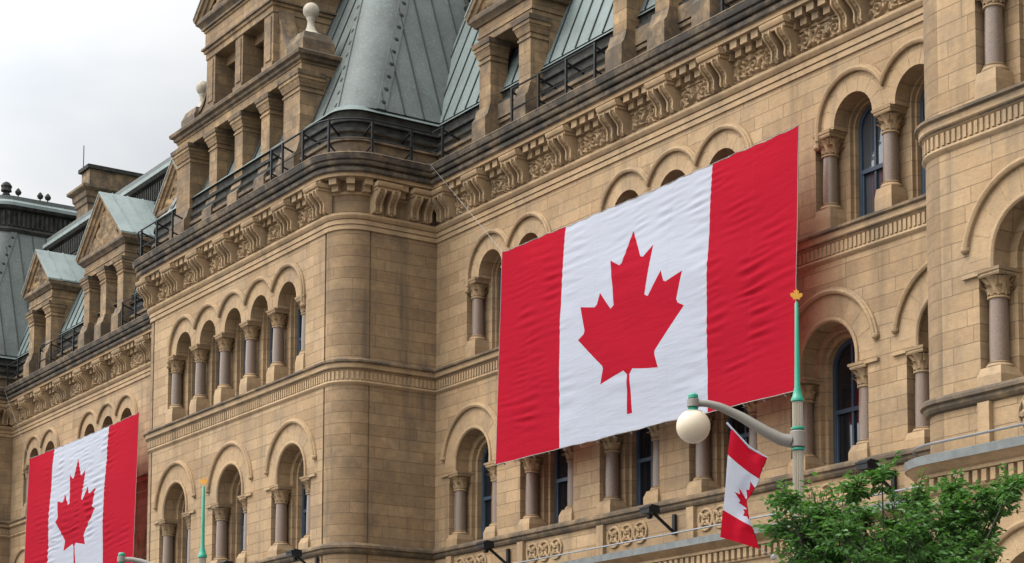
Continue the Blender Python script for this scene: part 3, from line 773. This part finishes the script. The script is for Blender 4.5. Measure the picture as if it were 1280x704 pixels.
for c in (WING_R, WING_L):
    wing_dormer(c, 27.72, (-1.68, -.02, 1.64), 2.0, 22.3, 2.05)
    for s_ in (-6.75, 6.75): wing_dormer(c+s_, 27.72, (-.95, .95), 1.28, 22.25, 1.5)

# the tall two-storey stone dormer of the middle pavilion
def big_dormer(c, y):
    d = MB().box(c-4.2, c+4.2, y+.95, y+1.2, 19.9, 23).box(c-2.25, c+2.25, y+.95, y+1.2, 23, 26.4).obj('dormer', STD, B, ang=0)
    d['label'] = 'tall two-storey stone dormer with square pillars and ball finials'
    zc = 22.6; pm = pillar_mesh(.27, .62, zc-20.15); pe = pillar_mesh(.50, .75, zc-20.15)
    offs = (-3.72, -1.80, -.02, 1.76, 3.68)
    for i, o in enumerate(offs): put('pillar', pe if i in (0, 4) else pm, d, (c+o, y+.72, 20.15))
    for i in range(4):
        a = offs[i]+(.5 if i == 0 else .27); b = offs[i+1]-(.5 if i == 3 else .27)
        dark_window(d, c+a+.02, c+b-.02, y+.8, 20.6, zc-.1)
        MB().box(c+a, c+b, y+.1, y+.9, 20.0, 20.55).obj('dormer_sill', STW, d, ang=0)
    for sx in (-1, 1): x = c+sx*4.0; MB().box(x-.2, x+.2, y+.72, y+4, 19.9, zc).obj('dormer_cheek', STD, d, ang=0)
    P_ = [(c+4.2, y+4.0), (c+4.2, y), (c-4.2, y), (c-4.2, y+4.0)]
    MB().sweep(P_, [(-.3, zc), (.02, zc), (.02, zc+.24), (.05, zc+.25), (.05, zc+.30, 1), (.12, zc+.34, 1), (.13, zc+.42, 1), (.22, zc+.46, 1), (.24, zc+.55, 1), (.22, zc+.58, 1), (-.8, zc+.66, 1)]).obj('entablature', [STD, STW], d, ang=20)
    MB().box(c-4.1, c+4.1, y+.3, y+4, zc+.02, zc+.55).obj('entablature_core', STD, d, ang=0)
    # upper storey
    for o, hw in ((-1.98, .30), (0, .26), (1.98, .30)):
        MB().box(c+o-hw, c+o+hw, y+.05, y+.95, 23.25, 25.0).box(c+o-hw-.04, c+o+hw+.04, y+.0, y+.95, 23.1, 23.5).box(c+o-hw*.6, c+o+hw*.6, y+.02, y+.1, 23.6, 24.9).obj('pillar', STD, d, ang=0, weld=False)
    for a, b in ((-1.68, -.26), (.26, 1.68)):
        dark_window(d, c+a+.02, c+b-.02, y+.82, 23.3, 24.75); MB().box(c+a, c+b, y+.45, y+.8, 24.72, 25.0).obj('lintel', STD, d, ang=0)
    P2 = [(c+2.3, y+3.6), (c+2.3, y+.02), (c-2.3, y+.02), (c-2.3, y+3.6)]
    MB().sweep(P2, [(-1, 25.0), (.0, 25.0), (.0, 25.18), (.05, 25.2), (.06, 25.28, 1), (.12, 25.30, 1), (.12, 25.36, 1), (.02, 25.4), (.02, 25.85), (.06, 25.87), (.06, 25.93, 1), (.12, 25.95, 1), (.12, 26.0, 1), (.02, 26.02), (.02, 26.3)]).obj('entablature', [STD, STW], d, ang=20)
    MB().box(c-2.27, c+2.27, y+1.21, y+3.58, 23.05, 26.25).obj('upper_storey', STD, d, ang=0)
    for sx in (-1, 1): MB().box(c+sx*2.15-.13, c+sx*2.15+.13, y+.95, y+3.4, 23.1, 26.3).obj('dormer_cheek', STD, d, ang=0)
    gable(d, c, 2.45, y+.02, 26.1, 2.3, y+6, mat=STD)
    # concave scroll buttresses, pedestals and ball finials
    for sx in (-1, 1):
        pts = [(c+sx*2.26, 25.0)]+[(c+sx*(2.26+.95*(t/8)**1.0), 25.0-1.35*(1-(1-t/8)**2.2)) for t in range(1, 9)]+[(c+sx*3.25, 23.25), (c+sx*2.26, 23.25)]
        MB().prism([(x, y+.25, z) for x, z in pts], (0, .42, 0)).obj('scroll_buttress', STD, d, ang=25)
        MB().prism([(x, y+.20, z) for x, z in pts[:9]]+[(x+sx*.02, y+.20, z+.13) for x, z in pts[:9][::-1]], (0, .5, 0)).obj('buttress_coping', STW, d, ang=25)
        ped = MB().box(c+sx*3.65-.50, c+sx*3.65+.50, y+.05, y+1.07, 23.2, 23.62).frust(c+sx*3.65, y+.56, 23.62, 23.80, .50, .50, .43, .43).frust(c+sx*3.65, y+.56, 23.80, 23.86, .43, .43, .41, .41).obj('pedestal', STW, d, ang=0, weld=False)
        prof = [(.40, 0), (.40, .06), (.27, .13), (.17, .22), (.115, .36), (.10, .52), (.13, .58), (.13, .62)]+[(.235*sin(a*pi/12), .83-.235*cos(a*pi/12)) for a in range(3, 12)]+[(.01, 1.066)]
        put('ball_finial', MB().lathe(0, 0, prof, 20).mesh('ball_finial', BALL), d, (c+sx*3.65, y+.56, 23.83))
big_dormer(PAV_C, 25.0)

# chimney behind the far wing
ch = MB().box(-78.98, -77.77, 30.02, 33.4, 24, 27.6).obj('chimney', STD, B, ang=0)
CP = [(-77.75, 33.4), (-77.75, 30.0), (-79.0, 30.0), (-79.0, 33.4)]
MB().sweep(CP, [(0, 26.3), (.12, 26.36), (.12, 26.5), (0, 26.55), (0, 27.25), (.06, 27.3), (.08, 27.5), (.14, 27.56), (.16, 27.78), (.30, 27.86), (.34, 27.9), (.34, 28.0), (-.3, 28.12)]).obj('chimney_cap', STW, ch)
MB().box(-78.5, -77.6, 30.0, 33.2, 27.98, 28.72).obj('chimney_block', STW, ch, ang=0)
MB().box(-78.62, -77.48, 29.88, 33.32, 28.72, 28.88).obj('coping', CUD, ch, ang=0)
MB().tube([(-78.6, 30.1, 28.0), (-78.6, 30.1, 30.0)], .02, 5).obj('lightning_rod', IRON, ch)

# ---------------------------------------------------------------- iron railings on the cornice
def railing(path):
    zb, zt = 19.47, 20.42; ms = miters(path); P_ = [(p[0]+m[0]*.50, p[1]+m[1]*.50) for p, m in zip(path, ms)]
    r_ = MB(); r_.tube([(x, y, zt) for x, y in P_], .027, 6)
    o = r_.obj('railing', IRON, B)
    pts = along(P_, 1.22)
    e = P_[-1]; tail = (P_[-1][0]-P_[-2][0], P_[-1][1]-P_[-2][1]); l = math.hypot(*tail); last = (e[0], e[1], -tail[1]/l, tail[0]/l)
    if math.hypot(pts[-1][0]-e[0], pts[-1][1]-e[1]) > .35: pts.append(last)
    MB().tube([(x, y, zb+.40) for x, y in P_], .016, 5).obj('railing_bar', IRON, o)
    for x, y, nx, ny in pts:
        MB().box(x-.028, x+.028, y-.028, y+.028, zb-.05, zt+.03).obj('railing_post', IRON, o, ang=0)
        MB().bar((x, y, zt-.08), (x-nx*.75, y-ny*.75, zt-.33), .04).bar((x, y, zb+.28), (x-nx*.55, y-ny*.55, zb+.12), .035).obj('railing_brace', IRON, o, ang=0, weld=False)
for c in (WING_R, WING_L):
    railing([(c-2.4, 28), (c-6.1, 28)]); railing([(c+6.1, 28), (c+2.4, 28)])
railing([(WING_L-8.6, 28), (-80.4, 28)]+corner_out(-80.4, False)[1:8]); railing([(-59.6+.9, 28), (WING_L+8.6, 28)])
railing([(-45.15, 28), (-46.23, 28)]+[p for p in clean(corner_out(-46.23, False))[1:-2]]+[(-49.5, 25)])
railing([(-56.3, 25), (-58.6, 25)]+clean(corner_in(-59.6))[3:-1]+[(-59.6, 27.9)])
railing([(-21, 25), (-24, 25)]+clean(corner_in(-25.1))[1:-1]+[(-25.1, 27.9)])

# ================================================================= flags
LEAFPTS = []
def leaf_outline():
    seg = "-45,-863 a95 95 111,-98;859,151;-116,-320;a 20,-73;941,-762;-212,-99;a -34,-79;186,-572;-542,115;a -73,-38;-105,-247;-423,454;a -111,-57;204,-1052;-327,189;a -91,-27;-332,-652;-332,652;a -91,27;-327,-189;204,1052;a -111,57;-423,-454;-105,247;a -73,38;-542,-115;186,572;a -34,79;-212,99;941,762;a 20,73;-116,320;859,-151;a 111,98;-45,863"
    p = [(4890, 4430)]
    for s in seg.replace(' a95 95 ', ';').split(';'):
        s = s.replace('a ', '').strip(); dx, dy = (float(t) for t in s.split(',')); p.append((p[-1][0]+dx, p[-1][1]+dy))
    return [((x-4800)/9600, (2400-y)/4800) for x, y in p]       # u in widths, v in heights, from the centre, up positive
LEAFPTS = leaf_outline()
def inside(p, poly):
    x, y = p; c = False; j = len(poly)-1
    for i in range(len(poly)):
        if (poly[i][1] > y) != (poly[j][1] > y) and x < (poly[j][0]-poly[i][0])*(y-poly[i][1])/(poly[j][1]-poly[i][1])+poly[i][0]: c = not c
        j = i
    return c
def flag_mesh(pos, nu, nv, lf, seams=()):
    """cloth meshed so that bands and leaf follow real edges; pos(u,v) with u,v in 0..1 gives the 3-D point"""
    vs, ed = [], []
    def line(pts, close=False):
        o = len(vs); vs.extend(Vector(p) for p in pts); n = len(pts)
        ed.extend((o+i, o+i+1) for i in range(n-1))
        if close: ed.append((o+n-1, o))
    us = [i/nu for i in range(nu+1)]; ws = [i/nv for i in range(nv+1)]
    line([(u, 0) for u in us]+[(1, v) for v in ws[1:]]+[(u, 1) for u in us[::-1][1:]]+[(0, v) for v in ws[::-1][1:-1]], True)
    for ub in (.25, .75): line([(ub, v) for v in ws])
    for sm_ in seams:
        for e in (-.0011, .0011): line([(sm_+e, v) for v in ws])
    out_ = []
    for a, b in zip(lf, lf[1:]+lf[:1]):
        d = math.hypot((b[0]-a[0])*2, b[1]-a[1]); k = max(1, int(d*nv)); out_ += [(a[0]+(b[0]-a[0])*t/k, a[1]+(b[1]-a[1])*t/k) for t in range(k)]
    line(out_, True)
    for u in us[1:-1]:
        for v in ws[1:-1]: vs.append(Vector((u+.13/nu, v+.07/nv)))
    V, _, F, *_r = delaunay_2d_cdt(vs, ed, [], 0, 1e-6)
    me = bpy.data.meshes.new('flag'); me.from_pydata([pos(v.x, v.y) for v in V], [], [tuple(f) for f in F])
    mi = []
    for f in F:
        cx = sum(V[i].x for i in f)/len(f); cy = sum(V[i].y for i in f)/len(f)
        white = .25 < cx < .75 and not inside((cx, cy), lf)
        on = any(abs(cx-s) < .0011 for s in seams)
        mi.append((2 if on else 1) if white else (3 if on and not .25 < cx < .75 else 0))
    for m in (RED, WHT, SEW, SEWR): me.materials.append(m)
    me.polygons.foreach_set('material_index', mi); me.polygons.foreach_set('use_smooth', [True]*len(mi))
    me.update(); return me
def bilin(TL, TR, BL, BR, seed, amp):
    TL, TR, BL, BR = (Vector(p) for p in (TL, TR, BL, BR))
    def pos(u, v):
        p = TL*(1-u)*v+TR*u*v+BL*(1-u)*(1-v)+BR*u*(1-v)
        e = min(1, 6*min(u, 1-u, v, 1-v)+.25)
        lm = mnoise.noise((u*3.1+seed, v*2.3, seed*2))          # wrinkles come and go over the cloth
        st = max(0, .35+1.5*lm)
        slope = 1.0+16*max(0, u-.28)                            # level at the left, rising to the right further along
        ph = v*140-u*slope*1.3+3.0*mnoise.noise((u*3, v*3, seed))+1.2*mnoise.noise((u*12, v*9, seed))
        a1 = max(0, mnoise.noise((u*13+seed, v*7, 1.1))+.12); a2 = max(0, mnoise.noise((u*15, v*9+seed, 8.1))+.1)
        w_ = mnoise.noise((u*3+v*1.2+seed, v*5, seed))*.4+st*(.62*a1*sin(ph)+.40*a2*sin(ph*1.5+1))
        # puckers gathered at the sewn edges of the white field
        g = math.exp(-((u-.275)/.028)**2)+math.exp(-((u-.725)/.028)**2)+.6*math.exp(-((u-.47)/.06)**2)
        p.y += amp*e*w_+.013*g*sin(v*105+5*sin(v*13+seed))*max(0, .5+1.6*mnoise.noise((u*2, v*4+seed, 2.2)))-.12*sin(pi*u)*sin(pi*v)
        p.z -= .034*abs(sin(17*pi*u))*max(0, v-.94)/.06+.02*abs(sin(17*pi*u))*max(0, .05-v)/.05*mnoise.noise((u*5+seed, 0, 0))*2
        p.z += .02*mnoise.noise((u*9, v*2, seed+9))*(1 if v > .5 else 1.4)-.05*sin(pi*u)*v
        return p
    return pos
LF = [(.5+u*.93, .467+v*.93) for u, v in LEAFPTS]
def big_flag(label, TL, TR, BL, BR, seed, guy):
    pos = bilin(TL, TR, BL, BR, seed, .085)
    f = put('flag', flag_mesh(pos, 130, 150, LF, (.125, .375, .625, .875)), None); tag(f, label, 'flag')
    rp_ = MB()
    for e in (0, 1): rp_.tube([pos(e, t/24)+Vector((.012*(1 if e else -1), 0, 0)) for t in range(25)], .008, 5)
    for e in (0, 1): rp_.tube([pos(t/40, e)+Vector((0, 0, .012*(1 if e else -1))) for t in range(41)], .008, 5)
    rp_.obj('hem_rope', ROPE, f, weld=False)
    for t in range(0, 17):
        for v, s_ in ((1, 1), (0, -1)):
            q = pos((t+.5)/17, v); MB().bar(q, q+Vector((0, .07, s_*.06)), .025).obj('tie', ROPE, f, ang=0)
    gc = MB().tube([guy, pos(0, 1)], .007, 5)
    gc.obj('guy_cable', CABLE, f, weld=False)
big_flag('huge red and white maple leaf flag hung above the street lamp globe, seen whole', (-41.38, 27, 15.95), (-30.20, 27, 15.94), (-41.64, 27, 10.54), (-30.41, 27, 10.41), 1.7, (-45.6, 27.35, 19.5))
big_flag('big red and white maple leaf flag beside the projecting pavilion, cut off at the bottom', (-75.53, 27, 15.80), (-64.60, 27, 15.79), (-75.9, 27, 10.42), (-64.87, 27, 10.40), 5.2, (-79.9, 27.35, 19.5))

# ================================================================= street lamps
def street_lamp(pole, head, ztop, zhead, label):
    px, py = pole; d = Vector((head[0]-px, head[1]-py, 0)); ln = d.length; d.normalize()
    t = thing('street_lamp', label, 'street lamp', (px, py, .135), 'green and beige street lamps by the kerb')
    za = zhead-.42                   # where the arm clamps the pole
    n = 20; mb = MB(); prof = [(.16, .14), (.16, .6), (.10, .75), (.075, 1.2), (.062, zhead+.02)]
    v = []
    for r, z in prof:
        for i in range(n*2): a = pi*i/n; rr = r*(1 if i % 2 else .86); v.append((px+rr*cos(a), py+rr*sin(a), z))
    m = 2*n; mb.add(v, [(j*m+i, j*m+(i+1) % m, (j+1)*m+(i+1) % m, (j+1)*m+i) for j in range(len(prof)-1) for i in range(m)])
    mb.obj('pole', BEIGE, t, ang=20)
    zc = zhead+.02
    MB().lathe(px, py, [(.064, zc), (.076, zc+.01), (.076, zc+.04), (.062, zc+.06), (.05, zc+.11), (.034, zc+.17), (.029, zc+.5), (.021, ztop-.02), (.01, ztop)], 14).obj('spire', GREEN, t)
    lv = [(u*.19*2, v*.19) for u, v in LEAFPTS[1:-1]]; q = Vector((-d.y, d.x, 0))
    fl = [Vector((px, py, ztop+.075))+d*a+Vector((0, 0, b)) for a, b in lv]
    fo = MB(); c3 = q*.018
    fo.prism([p-q*.009 for p in fl], c3); fo.obj('leaf_finial', GOLD, t, ang=0)
    for z in (za-.13, za+.11): MB().lathe(px, py, [(.066, z), (.080, z+.008), (.080, z+.03), (.066, z+.038)], 14).obj('collar', GREEN, t)
    MB().lathe(px, py, [(.084, za-.09), (.092, za-.08), (.092, za+.09), (.084, za+.10)], 16).obj('clamp', ARMG, t)
    P_ = []; R_ = []
    for i in range(21):
        s = i/20; x = .08+(ln-.08)*s; e = s*s*(3-2*s)
        K = [(0, 0), (.1, .05), (.25, .24), (.5, .63), (.72, .90), (.86, .99), (1, 1)]
        for (a, b), (c, e2) in zip(K, K[1:]):
            if s <= c+1e-9: z = za-.02+(zhead+.02-za)*(b+(e2-b)*(s-a)/(c-a)); break
        P_.append((px+d.x*x, py+d.y*x, z)); R_.append(.076-.036*min(1, s*1.1))
    MB().tube(P_, R_, 12).obj('arm', ARMG, t)
    hx, hy = head; zh = zhead
    MB().lathe(hx, hy, [(.05, zh-.05), (.07, zh-.045), (.07, zh+.04), (.05, zh+.05)], 14).obj('clamp', ARMG, t)
    MB().lathe(hx, hy, [(.045, zh+.05), (.058, zh+.055), (.058, zh+.09), (.04, zh+.11), (.01, zh+.115)], 12).obj('cap', GREEN, t)
    MB().lathe(hx, hy, [(.055, zh-.105), (.064, zh-.09), (.052, zh-.075), (.06, zh-.06), (.045, zh-.045)], 12).obj('collar', GREEN, t)
    r = .198; g = MB().lathe(hx, hy, [(.06, zh-.09)]+[(r*sin(a*pi/16), zh-.09-r*.93+r*cos(a*pi/16)) for a in range(2, 16)]+[(.01, zh-.09-r*1.93)], 24)
    g.obj('globe', GLOBE, t)
    MB().lathe(hx, hy, [(.10, zh-.12), (.105, zh-.10), (.06, zh-.088)], 16).obj('globe_fitter', BEIGE, t)
    return t
street_lamp((-17.1, 15.23), (-17.745, 14.21), 7.60, 6.40, 'street lamp with cream globe before the big flag, a small flag hanging from its arm')
street_lamp((-30.08, 13.74), (-30.87, 12.65), 7.10, 5.88, 'street lamp with green spire and yellow leaf finial before the arched windows of the pavilion')

# small flag hanging from the lamp arm, its outer half folded back
TLs, TRs = Vector((-17.15, 14.28, 6.02)), Vector((-16.95, 14.64, 5.68))
def spos(u, v):
    # u: down the hang (0 top .. 1 bottom), v: across (0 = straight edge, 1 = outer edge)
    L0 = Vector((-17.15, 14.28, 6.02)).lerp(Vector((-17.31, 14.25, 4.79)), u)
    Rt = [(0, Vector((-16.95, 14.64, 5.68))), (.30, Vector((-17.0, 14.56, 5.42))), (.45, Vector((-17.09, 14.45, 5.22))), (.62, Vector((-17.08, 14.47, 5.05))), (1, Vector((-17.08, 14.62, 4.66)))]
    for (a, p), (b, q) in zip(Rt, Rt[1:]):
        if u <= b: Rr = p.lerp(q, (u-a)/(b-a)); break
    fold = max(0, sin(pi*min(1, max(0, (u-.12)/.72))))**.7        # how much of the outer part is tucked behind
    vf = 1-.45*fold
    nrm = Vector((.55, -.8, 0))
    if v <= vf: p = L0.lerp(Rr, v/vf); off = .028*sin(v*9+u*3)+.02*sin(u*8)
    else:
        k = (v-vf)/max(1e-4, 1); p = L0.lerp(Rr, 1-k*.9/max(vf, .3)); off = .028*sin(vf*9+u*3)+.02*sin(u*8)-.05*min(1, k*8)-.05*k
    return p+nrm*off+Vector((0, 0, -.05*sin(pi*v)*(1-u)))
sf = put('flag', flag_mesh(lambda u, v: spos(u, v), 50, 30, [(.5+a*.95, .60-b*.95) for a, b in LEAFPTS]), None)
tag(sf, 'small folded maple leaf flag hanging from the street lamp arm', 'flag')
MB().tube([TLs+Vector((-.03, -.04, .06)), TLs, TLs.lerp(TRs, .5)+Vector((0, 0, -.05)), TRs], .012, 6).obj('flag_rod', WHT, sf)
MB().tube([spos(1, 1), Vector((-17.0, 14.77, 4.57))], .006, 5).tube([Vector((-17.03, 14.77, 4.57)), Vector((-16.97, 14.77, 4.58))], .035, 8).obj('tie', ROPE, sf, weld=False)

# ================================================================= floodlights under the sills
def floodlight(x, y, z, label, big=1.):
    t = thing('floodlight', label, 'floodlight', (x, y, z), 'floodlights bracketed under the second-floor sills')
    s = big
    hd = MB(); hd.prism([(x-.24*s, y-.42, z+.02), (x-.24*s, y-.42, z+.14), (x-.24*s, y-.34, z+.22), (x-.24*s, y-.12, z+.20), (x-.24*s, y-.10, z+.03)], (.48*s, 0, 0))
    hd.box(x-.26*s, x+.26*s, y-.44, y-.36, z+.13, z+.17); hd.obj('housing', IRON, t, ang=0, weld=False)
    br = MB().bar((x+.05, y-.2, z+.03), (x+.05, y+.38, z-.36), .055).box(x+.0, x+.10, y+.36, y+.42, z-.42, z+.06); br.obj('bracket', IRON, t, ang=0, weld=False)
    MB().lathe(x-.30*s, y-.12, [(.03, z-.06), (.07, z-.04), (.07, z+.06), (.03, z+.08)], 8).obj('junction_box', IRON, t)
floodlight(-42.55, 27.55, 8.50, 'black floodlight below the lower corner of the big flag at its outer red band', .68)
floodlight(-35.65, 27.55, 8.52, 'black floodlight on a bracket beneath the white field of the big flag', .68)
floodlight(-28.6, 27.55, 8.50, 'black floodlight on the sill just above the tree top', .68)
floodlight(-47.35, 24.55, 8.58, 'black floodlight under the pavilion window closest to the rounded corner', .68)
floodlight(-51.6, 24.5, 8.70, 'large dark floodlight under the middle arched window of the pavilion', 1.35)

# ================================================================= tree
def tree(base, seed, heads):
    """heads: leafy ends of the limbs as (sideways, height, depth, size) from the trunk foot"""
    r_ = random.Random(seed); bx, by = base
    t = thing('tree', 'small green leafy street tree beside the lamp pole, top of its crown in view', 'tree', (bx, by, .135))
    side = Vector((cos(YAW), sin(YAW), 0)); back = Vector((-sin(YAW), cos(YAW), 0)); up_ = Vector((0, 0, 1)); foot = Vector((bx, by, 0))
    tr = MB(); lf = MB()
    tr.tube([(bx, by, .1), (bx+.03, by, 1.2), (bx, by, 2.6)], [.11, .085, .07], 10)
    def leaf(p, d):
        sv = d.cross(Vector((r_.uniform(-.7, .7), r_.uniform(-.7, .7), 1))).normalized(); nn = sv.cross(d).normalized(); L_ = r_.uniform(.045, .085); wv = L_*r_.uniform(.2, .3)
        lf.add([p, p+d*L_*.35+sv*wv+nn*.006, p+d*L_*.7+sv*wv*.75, p+d*L_-nn*.012, p+d*L_*.7-sv*wv*.75, p+d*L_*.35-sv*wv+nn*.006, p+d*L_*.5-nn*.006],
               [(0, 1, 6), (1, 2, 6), (2, 3, 6), (3, 4, 6), (4, 5, 6), (5, 0, 6)])
    for a, z, dp, sz in heads:
        c = foot+side*a+back*dp+up_*z
        st = foot+up_*r_.uniform(2.0, 2.6); mid = st.lerp(c, .5)+up_*(-.12)+side*r_.uniform(-.08, .08)+back*r_.uniform(-.08, .08)
        pts = [st.lerp(mid, k/4).lerp(mid.lerp(c, k/4), k/4) for k in range(5)]
        sz *= 1.5; tr.tube(pts, [.022, .018, .013, .009, .005], 6)
        grow = (c-mid).normalized()
        for _ in range(int(17*sz/.22)):
            v = Vector((r_.gauss(0, 1), r_.gauss(0, 1), r_.gauss(0, .75))); v = v.normalized()*sz*r_.random()**.6
            e = c+v-grow*abs(r_.gauss(0, .5))*sz; s0 = c-grow*sz*.5+v*.15
            tw = [s0, s0.lerp(e, .5)+Vector((0, 0, .02)), e+grow*.03]; tr.tube(tw, [.006, .004, .002], 4)
            dd = (e-s0).normalized()
            for q in range(r_.randint(15, 22)):
                f = r_.uniform(.35, 1.08); p = s0.lerp(e, f)+Vector((r_.gauss(0, .025), r_.gauss(0, .025), r_.gauss(0, .018)))
                an = r_.uniform(0, 2*pi); o = Vector((cos(an), sin(an), r_.uniform(-.5, .25)))
                leaf(p, (dd*.6+o).normalized())
    tr.obj('trunk', BARK, t, weld=False)
    lf.obj('crown', LEAF, t, ang=0, recalc=False, weld=False)
    return t
HEADS = []
hr = random.Random(3)
for a, z, sz in ((-.95, 4.70, .17), (-.98, 4.48, .16), (-.80, 4.42, .20), (-.60, 4.66, .17), (-.42, 4.50, .21), (-.30, 4.76, .17), (-.05, 4.90, .16), (-.10, 4.62, .22), (.12, 4.50, .20), (.28, 4.70, .16), (.50, 4.70, .14), (.70, 4.48, .15),
                 (.80, 4.88, .13), (.90, 4.62, .15), (1.03, 4.36, .16), (1.20, 4.78, .11), (1.36, 4.86, .10), (-.68, 4.20, .22), (-.36, 4.16, .24), (0, 4.20, .25), (.40, 4.32, .20), (.74, 4.14, .22), (1.02, 4.06, .19),
                 (-.8, 3.85, .25), (-.4, 3.75, .28), (.05, 3.8, .28), (.5, 3.85, .27), (.95, 3.7, .25), (-.6, 3.4, .28), (-.1, 3.3, .3), (.4, 3.35, .3), (.85, 3.3, .26)):
    HEADS.append((a, z, hr.uniform(-.45, .45), sz))
for a, z, sz in ((-.5, 4.35, .22), (.15, 4.3, .22), (-.2, 4.0, .25), (.6, 4.0, .22)):
    HEADS += [(a, z, -.75, sz), (a, z-.1, .8, sz)]
HEADS += [(a, z, hr.uniform(-.3, .5), .24) for a, z in ((-.62, 4.42), (-.2, 4.42), (.3, 4.46), (.62, 4.25), (-.45, 4.0), (.15, 4.02), (.85, 4.3), (-.75, 4.1), (1.0, 4.5), (.72, 4.6))]
HEADS += [(1.12, 4.62, .1, .13), (1.24, 4.72, .0, .10), (1.05, 4.75, -.1, .11), (.85, 4.75, .2, .12), (1.28, 4.84, .1, .09)]
tree((-13.75, 13.26), 11, HEADS)
